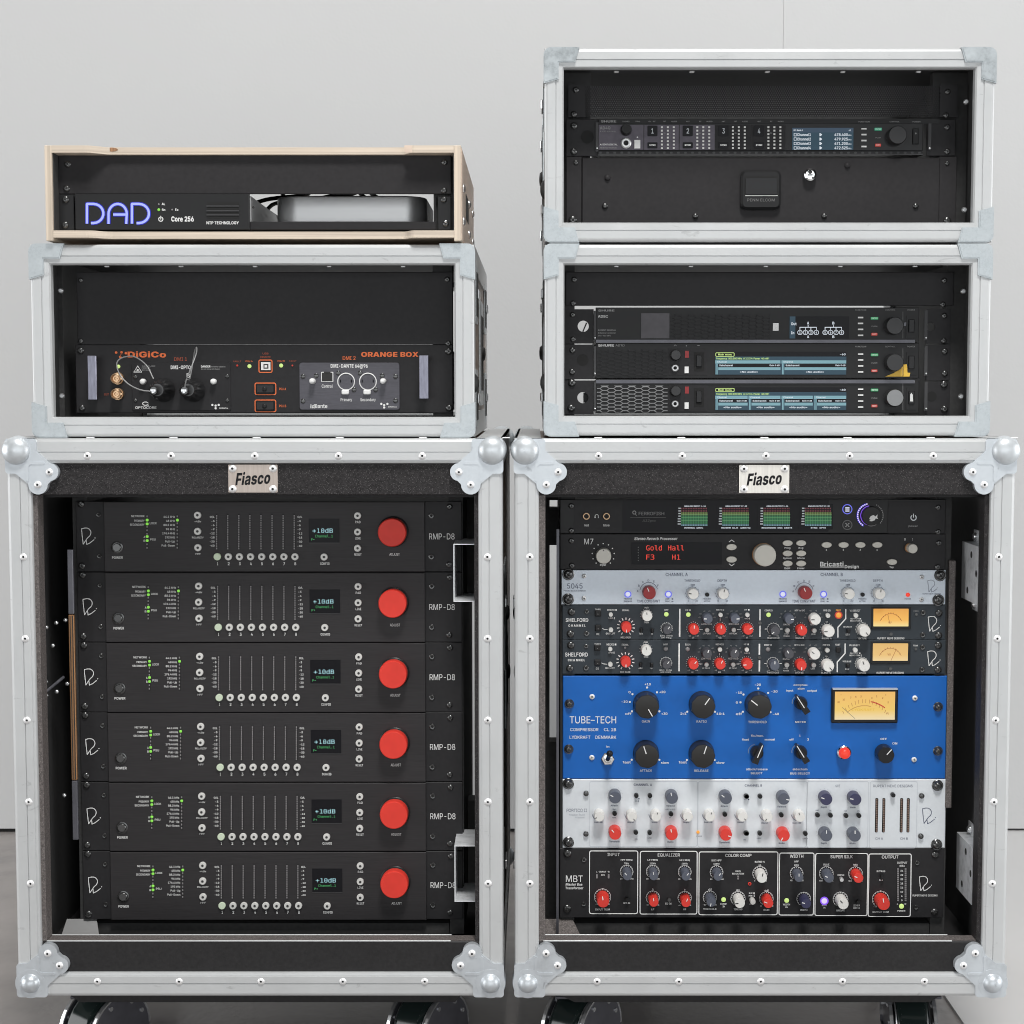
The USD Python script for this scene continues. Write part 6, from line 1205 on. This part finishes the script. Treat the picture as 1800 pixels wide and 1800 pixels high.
for x, t, a in ((487, 'Gain dB', -110), (757, 'Blend', 145), (957, 'Width', 20), (1219, 'Depth', -150), (1402, 'Gain dB', 20), (1672, 'Blend', 140)):
    u.line(arc(x, 335, 54, 54, 185, 260, 10), 4, 'ink_navy'); u.knob(x, 332, 44, .016, 'white_knob', a, 'ink_black', .96, plen=(.55, .95), pw=.12); u.txt(t, x - 6, 404, 13, 'ink_navy', w=len(t) * 10, wt=550)
for x, y in ((797, 177), (910, 178), (617, 326), (1085, 330), (793, 483), (908, 485), (1710, 182), (1533, 333), (1708, 490)): u.button(x, y, 19, 'black_plastic', .006, False, name='push_button')
for t, x, y in (('S/C ■', 805, 208), ('IN ▬', 805, 228), ('IN', 908, 210), ('RMS', 615, 297), ('PEAK', 615, 366), ('FB', 800, 545), ('LINK', 910, 535), ('HPF to S/C', 1082, 298), ('FF', 1080, 366), ('S/C ■', 1718, 214), ('FB', 1700, 550)): u.txt(t, x, y, 11, 'ink_navy', w=len(t) * 8)
u.led(1312, 486, 14, 'glow_orange'); u.txt('POWER', 1320, 520, 8, 'ink_navy', w=50)
u.crop(R8); u.txt('CHANNEL B', 68, 98, 19, 'ink_navy', w=144, wt=550); u.rring(515, 62, 1020, 616, 20, 3, sec); u.rring(1040, 62, 1425, 620, 20, 3, sec)
pk(u, 306, 184, 'slate_knob', 100, 'Release'); pk(u, 657, 188, 'navy_knob', -70, 'Depth'); pk(u, 897, 190, 'navy_knob', -78, 'Width'); pk(u, 657, 488, 'slate_knob', 0, 'Depth'); pk(u, 893, 490, 'slate_knob', 0, 'Width'); pk(u, 306, 488, 'red_knob', -150, 'Ratio')
for x, t, a in ((173, 'Blend', -150), (440, 'Gain dB', -15)): u.line(arc(x, 338, 54, 54, 185, 260, 10), 4, 'ink_navy'); u.knob(x, 335, 44, .016, 'white_knob', a, 'ink_black', .96, plen=(.45, .95), pw=.12); u.txt(t, x - 12, 410, 13, 'ink_navy', w=len(t) * 10, wt=550)
for x, y in ((10, 183), (120, 183), (297, 338), (10, 490), (118, 490), (497, 492), (598, 338), (706, 340), (835, 343), (942, 343), (1226, 172)): u.button(x, y, 19, 'black_plastic', .006, False, name='push_button')
u.txt('SFE', 770, 102, 19, 'ink_navy', w=38, wt=350); u.txt('RUPERT NEVE DESIGNS', 1229, 102, 20, 'ink_navy', w=328, wt=330); u.txt('CH A', 1115, 540, 19, 'ink_navy', w=62, wt=400); u.txt('CH B', 1322, 540, 19, 'ink_navy', w=62, wt=400)
for t, x, y in (('HMF', 600, 305), ('IN', 706, 308), ('HMF', 835, 310), ('IN', 942, 310), ('LINK', 115, 537), ('LIMIT', 500, 540)): u.txt(t, x, y, 10, 'ink_navy', w=len(t) * 9)
for x in (1093, 1152, 1300, 1356):
    u.rect('meter_slot', x - 10, 203, x + 10, 488, 'black_matte', 0, .0004, r=8); u.part('meter_lamps', cat([u.at(plate(u.L(13), u.L(13), .0004, .001), x, 216 + 18.6 * j) for j in range(15)]), 'led_off_amber', kind='stuff')
u.signature(1528, 350, .88, 'ink_navy', 6); u.flush()
for x, y in ((1600, 96), (1592, 590)): u.screw(x, y, 38, h=.006, washer=True)
for x, y in ((1466, 182), (1460, 518)): u.disc('cap_screw', x, y, 22, 'black_screw', 0, .004, dome=.001)
# black unit with outlined sections
u = Unit('bus_processor', 'black unit with white outlined sections at the foot of the right case', 'audio processor', YB, (1325, 1552)); u.crop(PX)
u.panel(984, 1491.6, 1658, 1613, 'black_panel'); u.chassis(1000, 1494, 1642, 1611, .25); u.crop(R9)
ear_screws(u, [(225, 95), (222, 553)], 34); u.ring_screw(362, 148, 20); u.ring_screw(360, 515, 20)
u.txt('MBT', 282, 306, 54, w=140, wt=420); u.txt('Master Bus', 279, 353, 20, w=138, wt=700, slant=.1); u.txt('Transformer', 281, 383, 20, w=150, wt=700, slant=.1)
for x0, y0, x1, y1, t in ((405, 70, 812, 600, 'INPUT'), (828, 74, 1306, 604, 'EQUALIZER'), (1318, 78, 1976, 609, 'COLOR COMP')):
    u.rring(x0, y0, x1, y1, 20, 8, 'ink_white'); u.txt(t, (609, 1069, 1648)[('INPUT', 'EQUALIZER', 'COLOR COMP').index(t)], y0 + 34, 26, w=(102, 184, 216)[('INPUT', 'EQUALIZER', 'COLOR COMP').index(t)], wt=480)
def mk(u, x, y, mt, ang, t='', t2='', r=40, ly=None, pm='ink_white', h=.020, l='', rr=''):
    u.ticks(x, y, r + 5, n=15, ln=9, wd=5, a0=-145, a1=145); u.line([(x + (r + 14) * math.sin(math.radians(a)), y - (r + 14) * math.cos(math.radians(a))) for a in np.linspace(-145, 145, 30)], 3)
    u.knob(x, y, r, h, mt, ang, pm, .94, plen=(.3, .95), pw=.16)
    if t: u.txt(t, x, ly if ly else y - 97, 15, w=len(t) * 12, wt=600)
    if t2: u.txt(t2, x, y - 68, 14, w=len(t2) * 10, wt=600)
    if l: u.txt(l, x - 44, y + 60, 12, w=len(l) * 9, wt=600)
    if rr: u.txt(rr, x + 44, y + 60, 12, w=len(rr) * 9, wt=600)
mk(u, 717, 246, 'slate_knob', -40, 'HPF FREQ', '70Hz', l='20', rr='250'); mk(u, 517, 458, 'red_knob', -8, 'INPUT TRIM', '0', 54, 562, l='-10', rr='+10'); mk(u, 935, 246, 'slate_knob', -10, 'LF FREQ', '110Hz', l='35', rr='220'); mk(u, 1201, 248, 'slate_knob', 40, 'HF FREQ', '16kHz', l='8k', rr='22k')
mk(u, 935, 463, 'red_knob', -5, 'LF', '0', 42, 560, l='-6', rr='+6'); mk(u, 1201, 466, 'red_knob', 20, 'HF', '0', 42, 560, l='-6', rr='+6'); u.txt('EQ IN', 1065, 513, 15, w=48, wt=650); u.button(1070, 472, 17, 'black_screw', .006, False, name='push_button'); u.txt('HPF IN', 717, 508, 13, w=58, wt=600); u.button(720, 470, 15, 'black_plastic', .006, False, name='push_button')
u.txt('L · INPUT · R', 520, 248, 14, w=108, wt=600); u.txt('SIG', 520, 274, 14, w=32, wt=600)
for x in (470, 568): u.rect('input_lamp', x - 7, 266, x + 7, 302, 'led_off', 0, .001, r=6)
mk(u, 1466, 250, 'slate_knob', 40, 'S/C HPF', '120Hz', l='20', rr='250'); u.txt('GAIN', 1645, 243, 13, w=44, wt=600); u.txt('REDUCTION', 1645, 264, 14, w=100, wt=600)
for y in (286, 304): u.disc('reduction_lamp', 1645, y, 8, 'led_off', 0, .001, n=10)
mk(u, 1410, 462, 'slate_knob', -165, 'THRESHOLD', '+10', 42, 558, l='-30', rr='+20'); u.led(1525, 480, 20, 'glow_lime', name='green_lamp'); u.txt('COMP', 1524, 516, 14, w=56, wt=650); u.txt('IN', 1526, 537, 13, w=18, wt=600)
mk(u, 1645, 470, 'white_knob', -95, 'TIMING', 'MED', 46, 560, 'ink_black'); u.button(1762, 482, 24, 'button_white', .009, False, name='push_button'); u.txt('S/C ■', 1760, 426, 13, w=50, wt=600); u.txt('FB ▬', 1760, 448, 13, w=50, wt=600); u.txt('0dB', 1760, 518, 12, w=36)
u.crop(R10); mk(u, 122, 262, 'white_knob', 10, 'BLEND %', '50', 46, None, 'ink_black', l='0', rr='100'); mk(u, 175, 472, 'red_knob', -70, 'GAIN', '+6dB', 44, 565, l='0', rr='+12'); R = u.L(11)
u.ring_screw(36, 347, 14, 'red_cap')
for x0, y0, x1, y1, t, tx, tw in ((282, 88, 571, 612, 'WIDTH', 427, 112), (582, 92, 1018, 616, 'SUPER SILK', 802, 184), (1027, 95, 1378, 624, 'OUTPUT', 1206, 138)): u.rring(x0, y0, x1, y1, 20, 8, 'ink_white'); u.txt(t, tx, y0 + 30, 26, w=tw, wt=500)
mk(u, 427, 260, 'slate_knob', 0, 'HPF', '80Hz', l='40', rr='250'); u.led(345, 487, 20, 'glow_lime', name='green_lamp'); u.txt('WIDTH', 343, 521, 14, w=60, wt=650); u.txt('IN', 343, 543, 13, w=18, wt=600); mk(u, 487, 475, 'navy_knob', -75, 'WIDTH', '', 44, 566)
mk(u, 675, 262, 'slate_knob', -65, 'BLUE', '', 44, 188, l='MIN', rr='MAX'); mk(u, 918, 264, 'red_knob', -65, 'RED', '', 44, 190, l='MIN', rr='MAX'); u.led(658, 490, 24, 'glow_lilac', 'glow_violet', name='violet_lamp'); u.txt('SILK', 658, 527, 13, w=40, wt=600); u.txt('IN', 658, 547, 12, w=18)
mk(u, 793, 478, 'white_knob', -40, 'AMOUNT', '', 48, 570, 'ink_black'); u.button(797, 305, 17, 'silver', .006, False, name='push_button'); u.txt('DRIVE', 797, 275, 14, w=54, wt=600); u.button(935, 492, 16, 'black_plastic', .006, False, name='push_button'); u.txt('ZENER', 928, 528, 13, w=54, wt=600); u.txt('DRIVE', 928, 550, 13, w=52, wt=600)
mk(u, 1127, 478, 'red_knob', -8, 'OUTPUT TRIM', '0', 56, 583, l='-10', rr='+10'); u.txt('BYPASS', 1130, 243, 15, w=70, wt=600); u.button(1135, 280, 16, 'black_plastic', .006, False, name='push_button'); u.txt('ALL', 1130, 317, 14, w=34, wt=650)
u.txt('OUTPUT', 1306, 173, 17, w=84, wt=550); u.txt('dBu', 1306, 198, 15, w=44, wt=550)
for x in (1271, 1334): u.rect('meter_slot', x - 11, 212, x + 11, 498, 'black_matte', 0, .0004, r=8); u.part('meter_lamps', cat([u.at(plate(u.L(15), u.L(12), .0004, .001), x, 224 + 17.4 * j) for j in range(16)]), 'led_off', kind='stuff')
for i, t in enumerate(('24', '22', '20', '18', '16', '12', '6', '0')): u.txt(t, 1303, 240 + 35 * i, 15, w=11 * len(t), wt=650)
u.txt('L', 1268, 516, 14, w=10, wt=650); u.txt('R', 1334, 516, 14, w=12, wt=650); u.led(1301, 535, 21, 'glow_lime', name='green_lamp'); u.txt('POWER', 1300, 573, 14, w=64, wt=650)
u.signature(1498, 345, .82); u.txt('RUPERT NEVE DESIGNS', 1497, 445, 15, w=206, wt=600); u.flush(); ear_screws(u, [(1580, 105), (1575, 580)], 30); u.ring_screw(1430, 173, 20); u.ring_screw(1420, 542, 20)
